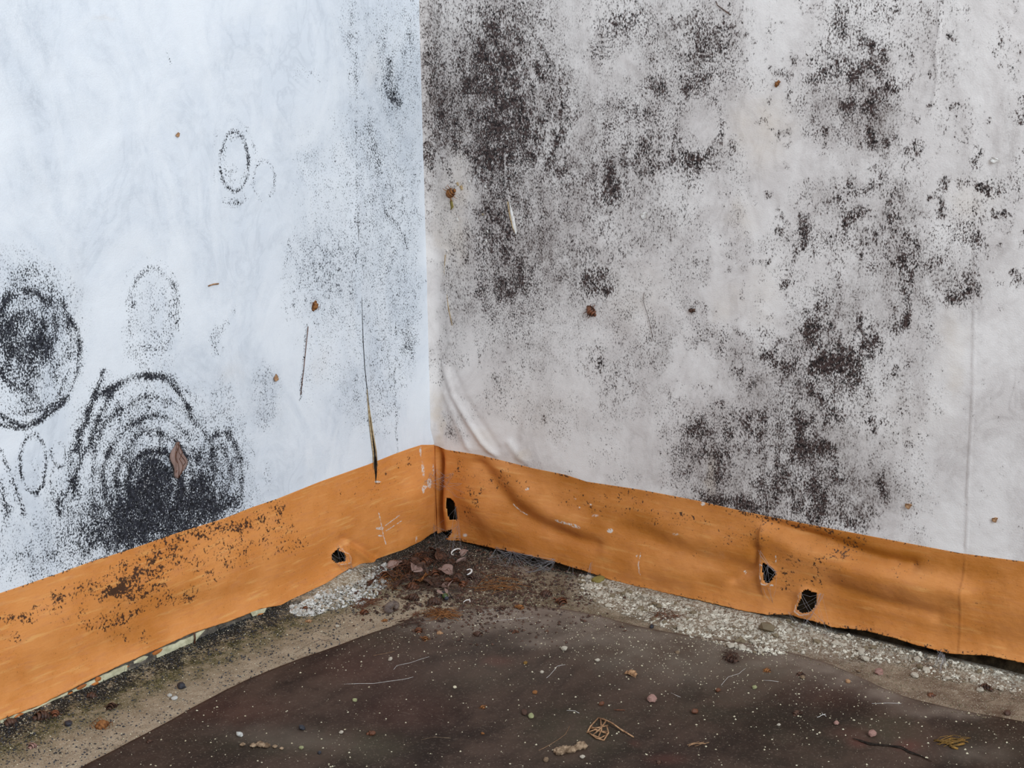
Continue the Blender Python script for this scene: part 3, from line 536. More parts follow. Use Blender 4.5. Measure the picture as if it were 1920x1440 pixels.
def vinyl_material():
    m = M('dark_brown_linoleum', .7, .15); R, G, B, A = m.attr()   # R dust, G green film, B reddish wear
    n1 = m.noise(9, 6, .62, m.scale((1.7, .8, 1)), dist=.5); n2 = m.noise(30, 5, .65); n3 = m.noise(500, 4, .65)
    c = m.mix(m.mr(n1, .34, .66), lin((42, 32, 27)), lin((76, 60, 51)))
    c = m.mix(m.mr(n2, .5, .72, 0, .5), c, lin((30, 23, 21)))
    c = m.mix(m.math('MULTIPLY', G, m.mr(n2, .3, .65, .35, 1.2), True), c, lin((70, 64, 50)))
    c = m.mix(m.math('MULTIPLY', B, .8), c, lin((92, 58, 50)))
    c = m.mix(m.math('MULTIPLY', R, m.mr(n2, .25, .7, .4, 1.25), True), c, lin((132, 118, 106)))
    c = m.mix(m.mr(n3, .55, .68, 0, .35), c, lin((120, 104, 92)))
    pale = m.mr(m.noise(620, 2, .6), .72, .75, 0, .8)
    c = m.mix(pale, c, lin((214, 204, 176)))
    m.color(c); m.bump(m.math('ADD', m.math('MULTIPLY', n3, .4), m.noise(70, 4, .6)), .35, .0012)
    m.put(m.b.inputs['Roughness'], m.mr(n2, .3, .7, .62, .85))
    return m.m
MAT['vinyl'] = vinyl_material()
# screed: its own grid from the corner outwards
ax = axis(.72, .0035, 2.0, .1)-.02; ay = axis(.66, .0035, 2.0, .1)-.02
A_, B_ = np.meshgrid(ax, ay, indexing='ij')
P = np.stack([A_, -B_, np.zeros_like(A_)], -1); X, Y = project(P)
hz = .0022*(fbm(A_*1000, B_*1000, 24, 4, 3)-.5)
heap = .007*np.exp(-((A_-.03)**2+(B_-.03)**2)/.0016)                     # dirt heaped in the corner
heap += .006*np.exp(-(B_/.018)**2)*np.clip((A_-.16)/.05, 0, 1)+.007*np.exp(-(A_/.02)**2)*np.exp(-((B_-.135)/.045)**2)
heap += .0035*np.exp(-(A_/.014)**2)
P[..., 2] = hz+heap
near = np.minimum(A_, B_)
dv, sv = pdist(X, Y, VEDGE)
left = (B_ > A_)
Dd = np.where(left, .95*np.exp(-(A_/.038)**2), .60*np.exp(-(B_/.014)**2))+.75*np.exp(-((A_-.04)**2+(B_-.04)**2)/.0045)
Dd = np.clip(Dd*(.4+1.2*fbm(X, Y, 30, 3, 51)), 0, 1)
Gg = np.where(left, .95*np.exp(-((A_-.034)/.030)**2)*np.clip((B_-.06)/.08, 0, 1), .25*np.exp(-((A_-.22)/.08)**2))
Br = np.where(left, .45*np.exp(-((A_)/.03)**2)*np.clip((.2-B_)/.1, 0, 1), .62+.3*np.exp(-(A_/.12)**2))
Br = np.clip(Br+.9*np.exp(-((A_-.035)**2+(B_-.035)**2)/.003), 0, 1)*(.5+fbm(X, Y, 60, 3, 57))
Wh = paint(X+14*(fbm(X, Y, 30, 3, 5)-.5), Y+10*(fbm(X, Y, 30, 3, 6)-.5), [(650, 1105, 60, 26, .95, -20), (600, 1120, 60, 14, .6, -25), (700, 1090, 40, 18, .5), (1150, 1110, 70, 22, .85, 14), (1280, 1150, 120, 24, .95, 10), (1420, 1180, 110, 24, .95, 10), (1130, 1120, 50, 20, .6), (1540, 1200, 60, 16, .6, 14), (1660, 1225, 80, 14, .6, 12), (1860, 1268, 90, 20, .95, 12), (1560, 1225, 100, 14, .4, 12)])
fl = grid('floor', P, MAT['floor'], {'paint': rgba(Dd*(1-.6*Wh), np.clip(Gg, 0, 1)*(1-.5*Wh), np.clip(Br, 0, 1), Wh)}, flip=True)
tag(fl, kind='structure', label='gritty pale screed floor strip along both walls')

# linoleum sheet, cut in a rough curve short of the corner
E = np.array([onF(*p, .002)[:2] for p in VEDGE])
e0 = onF(150, 1440, .002)[:2]; dirn = (E[0]-E[1])/np.linalg.norm(E[0]-E[1]); E = np.vstack([E[0]+dirn*.5, E])
dirn = (E[-1]-E[-2])/np.linalg.norm(E[-1]-E[-2]); E = np.vstack([E, E[-1]+dirn*.6])
seg = np.r_[0, np.cumsum(np.linalg.norm(np.diff(E, axis=0), axis=1))]
tt = np.linspace(0, seg[-1], 620); Ex = np.interp(tt, seg, E[:, 0]); Ey = np.interp(tt, seg, E[:, 1])
# smooth the edge and add a little raggedness
k = np.ones(9)/9
Exs = np.r_[Ex[:4], np.convolve(Ex, k, 'valid'), Ex[-4:]]; Eys = np.r_[Ey[:4], np.convolve(Ey, k, 'valid'), Ey[-4:]]
rag = .0016*(fbm(tt*1000, tt*0, 14, 3, 2)-.5)
apex = np.array([.9, -.95])
w = np.r_[0, np.linspace(.0015, 1, 230)]
V = np.zeros((620, len(w), 3))
for j, q in enumerate(w):
    V[:, j, 0] = Exs+(apex[0]-Exs)*q+rag*(1-q); V[:, j, 1] = Eys+(apex[1]-Eys)*q-rag*(1-q)
X, Y = project(V)
V[..., 2] = .0028+.0012*(fbm(V[..., 0]*1000, V[..., 1]*1000, 60, 3, 8)-.5)
V[:, 0, 2] = -.001
V[..., 2] -= strk(X, Y, [(1600, 1388), (1640, 1395), (1690, 1402), (1725, 1418), (1750, 1428)], 3, .002)
Dst = paint(X+20*(fbm(X, Y, 60, 3, 1)-.5), Y+20*(fbm(X, Y, 40, 3, 2)-.5), [(960, 1140, 220, 40, .9), (850, 1165, 120, 30, .6), (1120, 1180, 200, 36, .6), (1500, 1240, 220, 34, .7, 18), (1640, 1300, 60, 20, .5, 25), (1020, 1210, 60, 14, .5), (1250, 1230, 160, 40, .3), (1340, 1250, 200, 60, .25), (1780, 1340, 100, 12, .5), (900, 1240, 200, 60, .12), (540, 1390, 140, 20, .25, 8), (1830, 1420, 60, 20, .3)])
Grn = paint(X, Y, [(1280, 1220, 200, 60, .55), (1080, 1380, 110, 60, .5), (700, 1410, 60, 30, .6), (560, 1400, 200, 30, .4), (1340, 1330, 120, 40, .3), (1660, 1375, 60, 30, .6), (920, 1280, 100, 30, .2), (1500, 1400, 120, 60, .25), (1860, 1400, 80, 60, .3), (720, 1200, 60, 20, .25), (1440, 1260, 80, 40, .5)])
Red = paint(X, Y, [(690, 1260, 100, 34, .35), (930, 1245, 30, 8, .6), (760, 1340, 100, 40, .3), (1610, 1398, 22, 10, .95), (1700, 1405, 26, 10, .9), (1590, 1380, 40, 10, .4), (1560, 1300, 120, 30, .25), (440, 1340, 100, 30, .35), (1250, 1430, 40, 10, .6), (1190, 1400, 12, 6, .5)])
vs = grid('linoleum_sheet', V, MAT['vinyl'], {'paint': rgba(Dst, Grn, Red)})
tag(vs, 'dark brown worn linoleum sheet cut short of the corner on the floor', 'flooring')

m = MB(); v = []; ck = [(1598, 1384, .3), (1612, 1388, 1.6), (1630, 1394, 2.6), (1648, 1396, 1.6), (1668, 1398, 1.4), (1690, 1401, 2.4), (1706, 1410, 2.4), (1724, 1416, 1.2), (1748, 1428, .3)]
for x, y, h in ck:
    for dy, dz in ((-h, 0), (0, .0004), (h, 0)): v.append(onF(x, y+dy, .0034+dz))
m.add(v, [(i*3+j, i*3+j+1, i*3+j+4, i*3+j+3) for i in range(len(ck)-1) for j in (0, 1)])
tag(m.build('crack', MAT['dark_tear'], vs), 'black jagged split in the linoleum')

# ------------------------------------------------------------------ old paint layers left bare below the left band
def strip_pieces():
    pts_top = [(0, 1353), (75, 1325), (150, 1287), (220, 1253), (300, 1218), (360, 1190), (430, 1168), (490, 1144), (540, 1136)]
    pts_bot = [(0, 1362), (75, 1345), (150, 1310), (220, 1285), (300, 1247), (360, 1224), (430, 1200), (490, 1165), (540, 1145)]
    a, b = curveL(pts_top, .0075), curveL(pts_bot, .0075)
    s0, s1_ = a[0][0], a[0][-1]
    s = np.linspace(s0, s1_+.3, 260)
    S, T = np.meshgrid(s, np.linspace(0, 1, 9), indexing='ij')
    z0 = ev(a, S)+.0022; z1 = np.minimum(ev(b, S)-.004, .001)
    Z = z0+(z1-z0)*T
    V = np.stack([.0034+.0008*(fbm(S*1000, Z*1000, 9, 3, 2)-.5)+.0015*T, -S, Z], -1)
    o = grid('old_paint_layer', V, MAT['oldgrey'], parent=bl, flip=True)
    # flakes of cream, grey and orange old paint
    def flake(poly, mat, off):
        off = off+.0040; C = [onL(x, y, off) for x, y in poly]; n = len(C)
        c = sum(C)/n; m = MB()
        f = [c+[.0006, 0, 0]]+C+[p-np.array([.0012, 0, 0]) for p in C]
        fc = [(0, i+1, (i+1) % n+1) for i in range(n)]+[(i+1, n+i+1, n+(i+1) % n+1, (i+1) % n+1) for i in range(n)]
        m.add(f, fc); m.build('paint_flake', mat, bl, False)
    def jag(pts_u, pts_l, amp=1.5):
        def sub(p):
            out = []
            for (x0, y0), (x1, y1) in zip(p[:-1], p[1:]):
                k = max(2, int(abs(x1-x0)/9))
                for i in range(k): out.append((x0+(x1-x0)*i/k, y0+(y1-y0)*i/k+random.uniform(-amp, amp)))
            return out+[p[-1]]
        return sub(pts_u)+sub(pts_l[::-1])
    for u, l, m_, of in [
      ([(136, 1296), (175, 1276), (235, 1248)], [(140, 1302), (172, 1297), (230, 1270)], 'cream', .0026),
      ([(236, 1247), (241, 1246)], [(232, 1268), (238, 1262)], 'cream', .0028),
      ([(292, 1222), (330, 1206), (366, 1190)], [(296, 1242), (330, 1226), (362, 1205)], 'cream', .0026),
      ([(368, 1188), (385, 1181)], [(366, 1204), (372, 1196)], 'cream', .0026),
      ([(240, 1247), (265, 1234), (292, 1222)], [(236, 1266), (262, 1256), (292, 1240)], 'oldgrey', .0030),
      ([(0, 1352), (60, 1330), (128, 1298)], [(2, 1358), (62, 1337), (125, 1306)], 'cream', .0026),
      ([(70, 1338), (100, 1322), (135, 1304)], [(72, 1346), (105, 1333), (138, 1310)], 'oldorange', .0030),
      ([(180, 1297), (235, 1270), (300, 1240), (366, 1206)], [(182, 1302), (238, 1276), (302, 1246), (368, 1212)], 'oldorange', .0032),
      ([(470, 1150), (500, 1140)], [(474, 1156), (496, 1150)], 'cream', .0026),
      ([(484, 1152), (510, 1144)], [(482, 1160), (500, 1154)], 'oldorange', .0028),
      ([(0, 1358), (40, 1345)], [(0, 1364), (42, 1352)], 'oldorange', .003)]:
        flake(jag(u, l), MAT[m_], of)
    for k in range(34):        # small chips of the same old coats, unevenly left
        x = random.uniform(6, 535); y0 = np.interp(x, [p[0] for p in pts_top], [p[1] for p in pts_top]); y1 = np.interp(x, [p[0] for p in pts_bot], [p[1] for p in pts_bot])
        cy_ = random.uniform(y0+2, y1); w_ = random.uniform(4, 15); h_ = random.uniform(1.5, 4.5)
        flake([(x+w_*math.cos(q)*random.uniform(.7, 1.1), cy_-.45*w_*math.cos(q)+h_*math.sin(q)*random.uniform(.7, 1.1)) for q in [i*math.pi/3.5 for i in range(7)]], MAT[random.choice(['cream', 'oldgrey', 'oldorange', 'oldorange', 'plaster'])], random.uniform(.0028, .0036))
    m = MB(); m.tube([onL(364, 1186, .0092), onL(366, 1196, .0094), onL(365, 1206, .0092)], .0007, 5); m.build('rust_mark', MAT['russet'], bl)
strip_pieces()

# ------------------------------------------------------------------ crumbs and grit
def rock_mesh(name, sub=1, seed=0, flat=.75, jit=.28, mat=None):
    r = random.Random(seed); bm = bmesh.new(); bmesh.ops.create_icosphere(bm, subdivisions=sub, radius=1)
    for v in bm.verts:
        v.co *= 1+r.uniform(-jit, jit); v.co.z *= flat
    bm.normal_update(); me = bpy.data.meshes.new(name); bm.to_mesh(me); bm.free()
    if mat: me.materials.append(mat)
    return me
CR = {k: [rock_mesh('plaster_crumb', 1, i*7+3, random.uniform(.6, .95), .3, MAT[k]) for i in range(6)] for k in ('crumb', 'crumb_cool', 'crumb_dirty')}
VL = np.array(E)
def put_rock(name, me, p, r, label, cat, group=None, sx=1.0):
    o = bpy.data.objects.new(name, me); COL.objects.link(o)
    o.location = (p[0], p[1], p[2]); o.rotation_euler = (random.uniform(-.4, .4), random.uniform(-.4, .4), random.uniform(0, 6.28))
    o.scale = (r*sx, r*random.uniform(.8, 1.1), r*random.uniform(.75, 1.0)); return tag(o, label, cat, group)
def floor_z(x, y):
    b = -y; h = .007*math.exp(-((x-.03)**2+(b-.03)**2)/.0016)
    h += .006*math.exp(-(b/.018)**2)*min(max((x-.16)/.05, 0), 1)+.007*math.exp(-(x/.02)**2)*math.exp(-((b-.135)/.045)**2)+.0035*math.exp(-(max(x, 0)/.014)**2)
    return h
def vinyl_side(px, py):
    return py > np.interp(px, [p[0] for p in VEDGE], [p[1] for p in VEDGE])+2
def ground(px, py):
    z = .0028 if vinyl_side(px, py) else 0.0
    p = onF(px, py, z)
    if z == 0:
        for _ in range(4): p = onF(px, py, floor_z(p[0], p[1]))
    p[0] = max(p[0], .002); p[1] = min(p[1], -.002)
    return p
# 300 larger crumbs, each a thing
fine = MB()
def scatter(n, poly_fn, rr, kinds, label, group):
    for i in range(n):
        px, py = poly_fn(); p = ground(px, py); r = rr()
        p[2] += r*.35
        put_rock('plaster_crumb', random.choice(CR[random.choice(kinds)]), p, r, label, 'crumb', group)
def right_zone():
    while True:
        x = random.uniform(1085, 1915); 
        if random.random() < .45: x = random.uniform(1090, 1480)
        top = np.interp(x, [p[0] for p in BOTR], [p[1] for p in BOTR])+4
        wid = np.interp(x, [1085, 1150, 1300, 1450, 1560, 1700, 1800, 1915], [36, 46, 62, 66, 44, 40, 44, 50])
        t = random.random()**1.15
        return x, top+8+wid*t
def left_zone():
    x = random.uniform(545, 735)
    top = np.interp(x, [p[0] for p in BOTL], [p[1] for p in BOTL])
    return x, top+4+random.random()**1.1*np.interp(x, [545, 600, 660, 700, 735], [14, 44, 72, 60, 30])
scatter(190, right_zone, lambda: random.choice([.0013, .0018, .0024, .003, .0036]), ('crumb', 'crumb', 'crumb_dirty'), 'white plaster crumb in the rubble below the right orange skirting', 'plaster crumbs under the right wall')
scatter(100, left_zone, lambda: random.choice([.0010, .0013, .0017, .0022, .0026]), ('crumb_cool', 'crumb'), 'white plaster crumb in the heap below the left orange skirting', 'plaster crumbs under the left wall')
def stuff(name, n, zone, rlo, rhi, mat, label, cat, seed):
    r = np.random.default_rng(seed); base = [(1, 0, 0), (-1, 0, 0), (0, 1, 0), (0, -1, 0), (0, 0, .8), (0, 0, -.8)]
    F = [(0, 2, 4), (2, 1, 4), (1, 3, 4), (3, 0, 4), (2, 0, 5), (1, 2, 5), (3, 1, 5), (0, 3, 5)]
    v = []; f = []
    for i in range(n):
        px, py = zone(); p = ground(px, py); s = rlo+(rhi-rlo)*random.random()**2.5; a = random.uniform(0, 1.5); ca, sa = math.cos(a), math.sin(a)
        b = len(v)
        for q in base:
            k = s*random.uniform(.6, 1.3); v.append((p[0]+(q[0]*ca-q[1]*sa)*k, p[1]+(q[0]*sa+q[1]*ca)*k, p[2]+q[2]*k+s*.25))
        f += [tuple(i+b for i in t) for t in F]
    me = bpy.data.meshes.new(name); me.from_pydata(v, [], f); me.update()
    o = link(name, me, mat, None, False); return tag(o, label, cat, None, 'stuff')
stuff('plaster_rubble', 5200, right_zone, .0004, .0022, MAT['crumb'], 'fine white plaster rubble spilled along the right wall', 'rubble', 1)
stuff('plaster_rubble', 2200, left_zone, .0004, .0021, MAT['crumb_cool'], 'fine white plaster rubble heaped below the left skirting by its torn edge', 'rubble', 2)
def right_dirt():
    x = random.uniform(900, 1920); top = np.interp(x, [p[0] for p in BOTR], [p[1] for p in BOTR]); e = np.interp(x, [p[0] for p in VEDGE], [p[1] for p in VEDGE])
    return x, top+8+(e-top)*random.random()
def left_dirt():
    x = random.uniform(0, 740); top = np.interp(x, [p[0] for p in BOTL], [p[1] for p in BOTL]); e = np.interp(x, [p[0] for p in VEDGE], [p[1] for p in VEDGE])
    if x < 150: e = 1440
    return x, top+8+(e-top-8)*random.random()**1.5
def vinyl_zone():
    while True:
        x = random.uniform(150, 1920); y = random.uniform(1140, 1440)
        if vinyl_side(x, y): return x, y
def vinyl_top():
    while True:
        x = random.gauss(1150, 300); e = np.interp(x, [p[0] for p in VEDGE], [p[1] for p in VEDGE])
        y = e+3+abs(random.gauss(0, 55))
        if y < 1440 and x < 1920 and x > 600: return x, y
stuff('floor_dirt', 4200, right_dirt, .0003, .0010, MAT['crumb_dirty'], 'brown gritty dirt on the bare strip along the right wall', 'dirt', 3)
stuff('floor_dirt', 4600, left_dirt, .0003, .0011, MAT['darkball'], 'dark gritty dirt on the bare strip along the left wall', 'dirt', 4)
stuff('floor_grit', 900, left_dirt, .0003, .0009, MAT['grit'], 'pale grit scattered over the strip along the left wall', 'grit', 5)
stuff('linoleum_grit', 950, vinyl_zone, .0002, .0011, MAT['grit'], 'pale grit scattered over the dark linoleum', 'grit', 6)
stuff('linoleum_dust', 1300, vinyl_top, .00025, .0008, MAT['grit'], 'pale dust grains near the corner edge of the linoleum', 'grit', 7)

def corner_zone():
    while True:
        x = random.gauss(890, 120); y = random.gauss(1100, 42)
        b = max(np.interp(x, [p[0] for p in BOTL], [p[1] for p in BOTL]) if x < 818 else 0, np.interp(x, [p[0] for p in BOTR], [p[1] for p in BOTR]) if x > 818 else 0)
        if b+6 < y < 1215 and 660 < x < 1180: return x, y
stuff('corner_dirt', 4200, corner_zone, .0004, .0022, MAT['brown'], 'dark brown crumbled dirt spread in the corner', 'dirt', 8)
stuff('corner_dust', 2200, corner_zone, .0003, .0010, MAT['crumb_dirty'], 'grey-tan dust grains spread in the corner', 'dust', 9)
stuff('corner_grit', 500, corner_zone, .0003, .0010, MAT['grit'], 'pale grit mixed into the corner dirt', 'grit', 10)
# named little stones and pellets
BIG = {}
def rocks(k, i=0, flat=.8):
    key = (k, i)
    if key not in BIG: BIG[key] = rock_mesh('pebble', 2, hash(k) % 97+i*5 if False else len(BIG)*13+5, flat, .17, MAT[k])
    me = BIG[key]; return me
PEB = [(1222, 1315, 9.5, 'pink', 'pinkish brown pebble, largest stone on the linoleum at lower right'), (1128, 1322, 5.5, 'russet', 'small orange-brown pebble left of the pinkish pebble'),
 (1058, 1219, 6, 'crumb', 'whitish crumb alone in the middle of the linoleum'), (1120, 1240, 4.5, 'crumb', 'small white crumb right of the lone whitish crumb'), (985, 1245, 4.5, 'leaf', 'olive brown pellet beside pale curled fibre on linoleum'),
 (1016, 1262, 3.6, 'crumb', 'tiny cream crumb beside the curled white fibre'), (732, 1238, 4.5, 'crumb', 'white crumb on the linoleum near its left edge'), (853, 1290, 3.4, 'grit', 'small cream grain right of the mossy specks on linoleum'),
 (665, 1315, 4.5, 'lime', 'pale green crumb on the left part of the linoleum'), (449, 1380, 6.5, 'crumb_cool', 'round white pellet above the grey-green crust at lower left'), (566, 1368, 7, 'darkball', 'dark blue-black pellet on the linoleum at lower left'),
 (565, 1404, 4.5, 'lime', 'pale green pellet right of the grey-green crust'), (1003, 1300, 4.5, 'straw', 'small orange crumb above the lime seed'), (1092, 1421, 5, 'crumb', 'white pellet under the clay lump'), (1024, 1427, 5.5, 'clay', 'tan pellet lower left of the clay lump'),
 (1415, 1291, 4.8, 'lime', 'pale greenish pellet alone on the right part of the linoleum'), (1590, 1280, 4.8, 'tan', 'upright tan seed near the right edge of the linoleum'), (1505, 1272, 4.5, 'clay', 'pinkish tan pellet beside brown scrap near right strip'), (1222, 1177, 5, 'darkball', 'black ball at the edge of the rubble under the right skirting'),
 (599, 1413, 4, 'darkball', 'small grey pellet at far right of the grey-green crust'), (1270, 1225, 4, 'clay', 'small tan crumb near the dark fibre tuft'), (905, 1377, 3.4, 'straw', 'tiny orange grain in the lower middle of the linoleum'), (698, 1378, 6, 'russet', 'reddish crumb in two lumps on the lower left linoleum'),
 (1635, 1380, 9, 'pink', 'flat pinkish stone at the lip of the linoleum crack'), (1568, 1358, 5, 'pink', 'small pink-brown stone above the linoleum crack'), (1303, 1337, 7, 'russet', 'brown angular scrap on the right half of the linoleum'), (1346, 1297, 6, 'russet', 'russet crumb left of the pale greenish pellet'),
 (328, 1312, 6, 'crumb_cool', 'white chip on the strip below the left skirting'), (318, 1306, 4.5, 'crumb_cool', 'smaller white chip touching the white chip on left strip'), (632, 1176, 4, 'crumb', 'white grain on the strip right of the long dark hair'), (1460, 1361, 3.5, 'crumb', 'white grain below the brown crumpled scrap'),
 (1610, 1206+54, 4, 'clay', 'tan grain where the bare strip meets linoleum at right'), (1715, 1270, 7, 'crumb', 'pale lump on the strip under the right skirting'), (1648, 1264, 8, 'pink', 'pink-grey stone on bare strip by linoleum edge at right'),
 (340, 1290, 8, 'darkball', 'dark clod beside the white chips on the left strip'), (128, 1360, 7, 'darkball', 'dark clod on the strip near the left frame edge'), (640, 1375, 4, 'crumb', 'white grain between mossy patch and blue-black pellet'), (1838, 1296, 6, 'crumb', 'white stone below the rubble at far right'), (1888, 1340, 6, 'brown', 'brown pellet on linoleum edge at far right')]
for i, (x, y, r, k, lab) in enumerate(PEB):
    p = ground(x, y); d = np.linalg.norm(p-CAM); R_ = r*d/FPX; p[2] += R_*.55
    put_rock('pebble' if k != 'darkball' else 'pellet', rocks(k, i % 3), p, R_, lab, 'pebble' if k != 'darkball' else 'pellet')

# clay lump and grey-green crust: chains of lobes in one lumpy body
def lumpy(name, pts, mat, label, cat, rad, seed=1, flat=.8, frac=.25):
    r = random.Random(seed); bm = bmesh.new()
    for (x, y), q in zip(pts, rad):
        p = ground(x, y); d = np.linalg.norm(p-CAM); R_ = q*d/FPX
        g = bmesh.ops.create_icosphere(bm, subdivisions=3, radius=R_)
        for v in g['verts']:
            u = v.co.normalized(); k = 1+.16*math.sin(u.x*7+seed)+.13*math.sin(u.y*9+x)+.10*math.sin(u.z*11+y)+r.uniform(-.05, .05)
            v.co = Vector((v.co.x*k, v.co.y*k, v.co.z*k*flat))+Vector((p[0], p[1], p[2]+R_*.5))
    me = bpy.data.meshes.new(name); bm.to_mesh(me); bm.free()
    o = link(name, me, mat); md = o.modifiers.new('fuse', 'REMESH'); md.mode = 'VOXEL'; md.voxel_size = .0005; md.use_smooth_shade = True
    return tag(o, label, cat)
lumpy('clay_lump', [(1048, 1413), (1060, 1410), (1072, 1409), (1083, 1405), (1091, 1402)], MAT['clay'], 'tan clay lump of several nodules at the bottom of the linoleum', 'lump', [9, 9, 8, 7, 9])
crust = lumpy('grey_green_crust', [(455, 1398), (475, 1400), (488, 1399), (500, 1401), (515, 1402), (528, 1405)], MAT['clay'], 'grey-green dried crust lying on the linoleum at lower left', 'crust', [5, 6, 8, 7, 5, 4], 4, .5)

# ------------------------------------------------------------------ insect remains
def rvec(r): return Vector((random.uniform(-r, r), random.uniform(-r, r), random.uniform(-r, r)))
def shell_mesh(segs, L, W, Hh, curl=.6, gap=.12):
    """ribbed, arched plates of an empty case; one mesh per plate returned"""
    out = []
    for i in range(segs):
        m = MB(); a = (i+.5)/segs; prof = math.sin(math.pi*(.12+.76*a))
        v = []; n = 7
        for e in (0, 1):
            xx = (i+e*(1+gap))/segs-.5; k = prof*(1+.12*e)
            bend = -curl*(xx*2)**2*Hh
            for j in range(n):
                t = math.pi*j/(n-1); v.append((xx*L, math.cos(t)*W*.5*k, math.sin(t)*Hh*k+bend))
        f = [(j, j+1, n+j+1, n+j) for j in range(n-1)]
        m.add(v, f); out.append(m)
    return out
def husk(px, py, size, mat, label, kind='insect_husk', legs=6, segs=6, rot=None, wall=None, cat='insect husk', group=None, lift=.3, legr=.03):
    if wall == 'L': p = onL(px, py, .0006); base = Matrix(((0, 0, 1), (1, 0, 0), (0, 1, 0)))
    elif wall == 'R': p = onR(px, py, .0006); base = Matrix(((1, 0, 0), (0, 0, -1), (0, 1, 0)))
    else: p = ground(px, py); base = Matrix.Identity(3)
    d = np.linalg.norm(p-CAM); L = size*d/FPX
    e = empty(kind, p, label, cat, group)
    rz = random.uniform(0, 6.28) if rot is None else rot
    tilt = Euler((random.uniform(-.5, .5) if wall is None else 0, random.uniform(-.4, .4) if wall is None else 0, rz)).to_matrix()
    e.rotation_euler = (base @ tilt).to_euler()
    bodies = shell_mesh(segs, L, L*.62, L*.34)
    for m in bodies:
        o = m.build('shell_plate', mat, e); sm = o.modifiers.new('t', 'SOLIDIFY'); sm.thickness = L*.025
    for k in range(legs):
        m = MB(); s = -1 if k % 2 else 1; x0 = (k//2-legs/4+.5)*L*.2
        a = Vector((x0, s*L*.25, L*.06)); b = a+Vector((random.uniform(-.12, .12)*L, s*L*.22, L*.14)); c = b+Vector((random.uniform(-.2, .2)*L, s*L*.16, -L*.16))
        m.tube([a, b, c], L*legr, 4, lambda t: 1-.6*t); m.build('leg', mat, e)
    return e
def leafy(px, py, size, mat, label, name='shed_skin', wall=None, rot=None, cat='insect wing', group=None, fold=.5, veins=5, vmat=None, asp=.4, lift=.0008):
    """a folded papery wing or skin with raised veins"""
    if wall == 'L': p = onL(px, py, lift); base = Matrix(((0, 0, 1), (1, 0, 0), (0, 1, 0)))
    elif wall == 'R': p = onR(px, py, lift); base = Matrix(((1, 0, 0), (0, 0, -1), (0, 1, 0)))
    else: p = ground(px, py); p[2] += lift; base = Matrix.Identity(3)
    d = np.linalg.norm(p-CAM); L = size*d/FPX
    tilt = Euler((random.uniform(-.7, .7) if wall is None else 0, random.uniform(-.3, .5) if wall is None else 0, random.uniform(0, 6.28) if rot is None else rot)).to_matrix()
    e = empty(name, p, label, cat, group); e.rotation_euler = (base @ tilt).to_euler()
    n, w = 10, 6; V = np.zeros((n+1, w+1, 3)); ph = random.uniform(0, 6)
    for i in range(n+1):
        t = i/n; hw = L*asp*math.sin(math.pi*min(.98, .06+.9*t**.8))
        for j in range(w+1):
            u = j/w*2-1; V[i, j] = ((t-.5)*L, u*hw+.05*L*math.sin(t*9+ph), abs(u)*hw*fold+.05*L*math.sin(t*7+u*4+ph)+L*.06)
    o = grid('membrane', V, mat, parent=e); sm = o.modifiers.new('t', 'SOLIDIFY'); sm.thickness = L*.015
    for k in range(veins):
        j = int((k+.5)/veins*w); m = MB(); m.tube([Vector(V[i, min(w, max(0, int(w/2+(j-w/2)*i/n)))])+Vector((0, 0, L*.015)) for i in range(n+1)], L*.012, 4); m.build('vein', vmat or MAT['brown'], e)
    return e
# corner heap: husks and skins piled on one another
HEAP = [(742, 1068, 30), (760, 1060, 28), (778, 1062, 26), (800, 1055, 30), (822, 1052, 34), (845, 1058, 28), (865, 1062, 26), (720, 1082, 30), (738, 1090, 34), (765, 1085, 26), (790, 1078, 34), (815, 1078, 30), (838, 1080, 34), (858, 1085, 28), (750, 1105, 32), (775, 1103, 34), (800, 1102, 30), (822, 1100, 30), (845, 1105, 34), (868, 1098, 24), (700, 1100, 24), (885, 1085, 22), (812, 1040, 22), (785, 1045, 24), (870, 1045, 20), (735, 1058, 22)]
ORD = ['leftmost', 'second from the left', 'third from the left', 'fourth from the left', 'fifth from the left', 'sixth from the left', 'seventh from the left']
row = lambda y: 0 if y < 1070 else (1 if y < 1092 else 2)
ROW = ['at the back of', 'across the middle of', 'along the front of']
for i, (x, y, s) in enumerate(HEAP):
    peers = sorted(q[0] for j, q in enumerate(HEAP) if j % 2 == i % 2 and row(q[1]) == row(y))
    where = ROW[row(y)]+' the corner heap, '+ORD[peers.index(x)]+' there'
    if i % 2: husk(x, y, s, MAT['brown' if i % 4 == 1 else 'russet'], 'ribbed brown insect husk '+where, group='insect husks heaped in the corner')
    else: leafy(x, y, s, MAT['brown'] if i % 3 else MAT['wing'], 'crumpled papery insect skin '+where, cat='insect skin', group='insect skins heaped in the corner', lift=.004, vmat=MAT['russet'])
leafy(776, 1082, 34, MAT['wing'], 'pale pinkish translucent insect wing on top of the corner heap', name='insect_wing', rot=2.2, lift=.008)
leafy(795, 1100, 36, MAT['straw'], 'tan fan-shaped insect skin at front of the corner heap', rot=2.0, cat='insect skin', lift=.006)
leafy(850, 1105, 34, MAT['russet'], 'rust-brown fan-shaped skin at the right front of the heap', rot=1.2, cat='insect skin', lift=.006)
husk(775, 1124, 32, MAT['brown'], 'ribbed brown husk just in front of the corner heap', segs=8, rot=.3)
husk(815, 1131, 34, MAT['brown'], 'dark rounded husk left of the green fly', rot=.8, segs=7)
husk(1025, 1116, 28, MAT['brown'], 'dark ribbed round husk at middle of the corner dirt', segs=8, rot=.2)
husk(1052, 1131, 32, MAT['russet'], 'russet husk with spiky legs right of the dark ribbed husk', segs=7, rot=-.5)
husk(942, 1142, 18, MAT['brown'], 'small brown husk on the linoleum edge below the corner', segs=5)
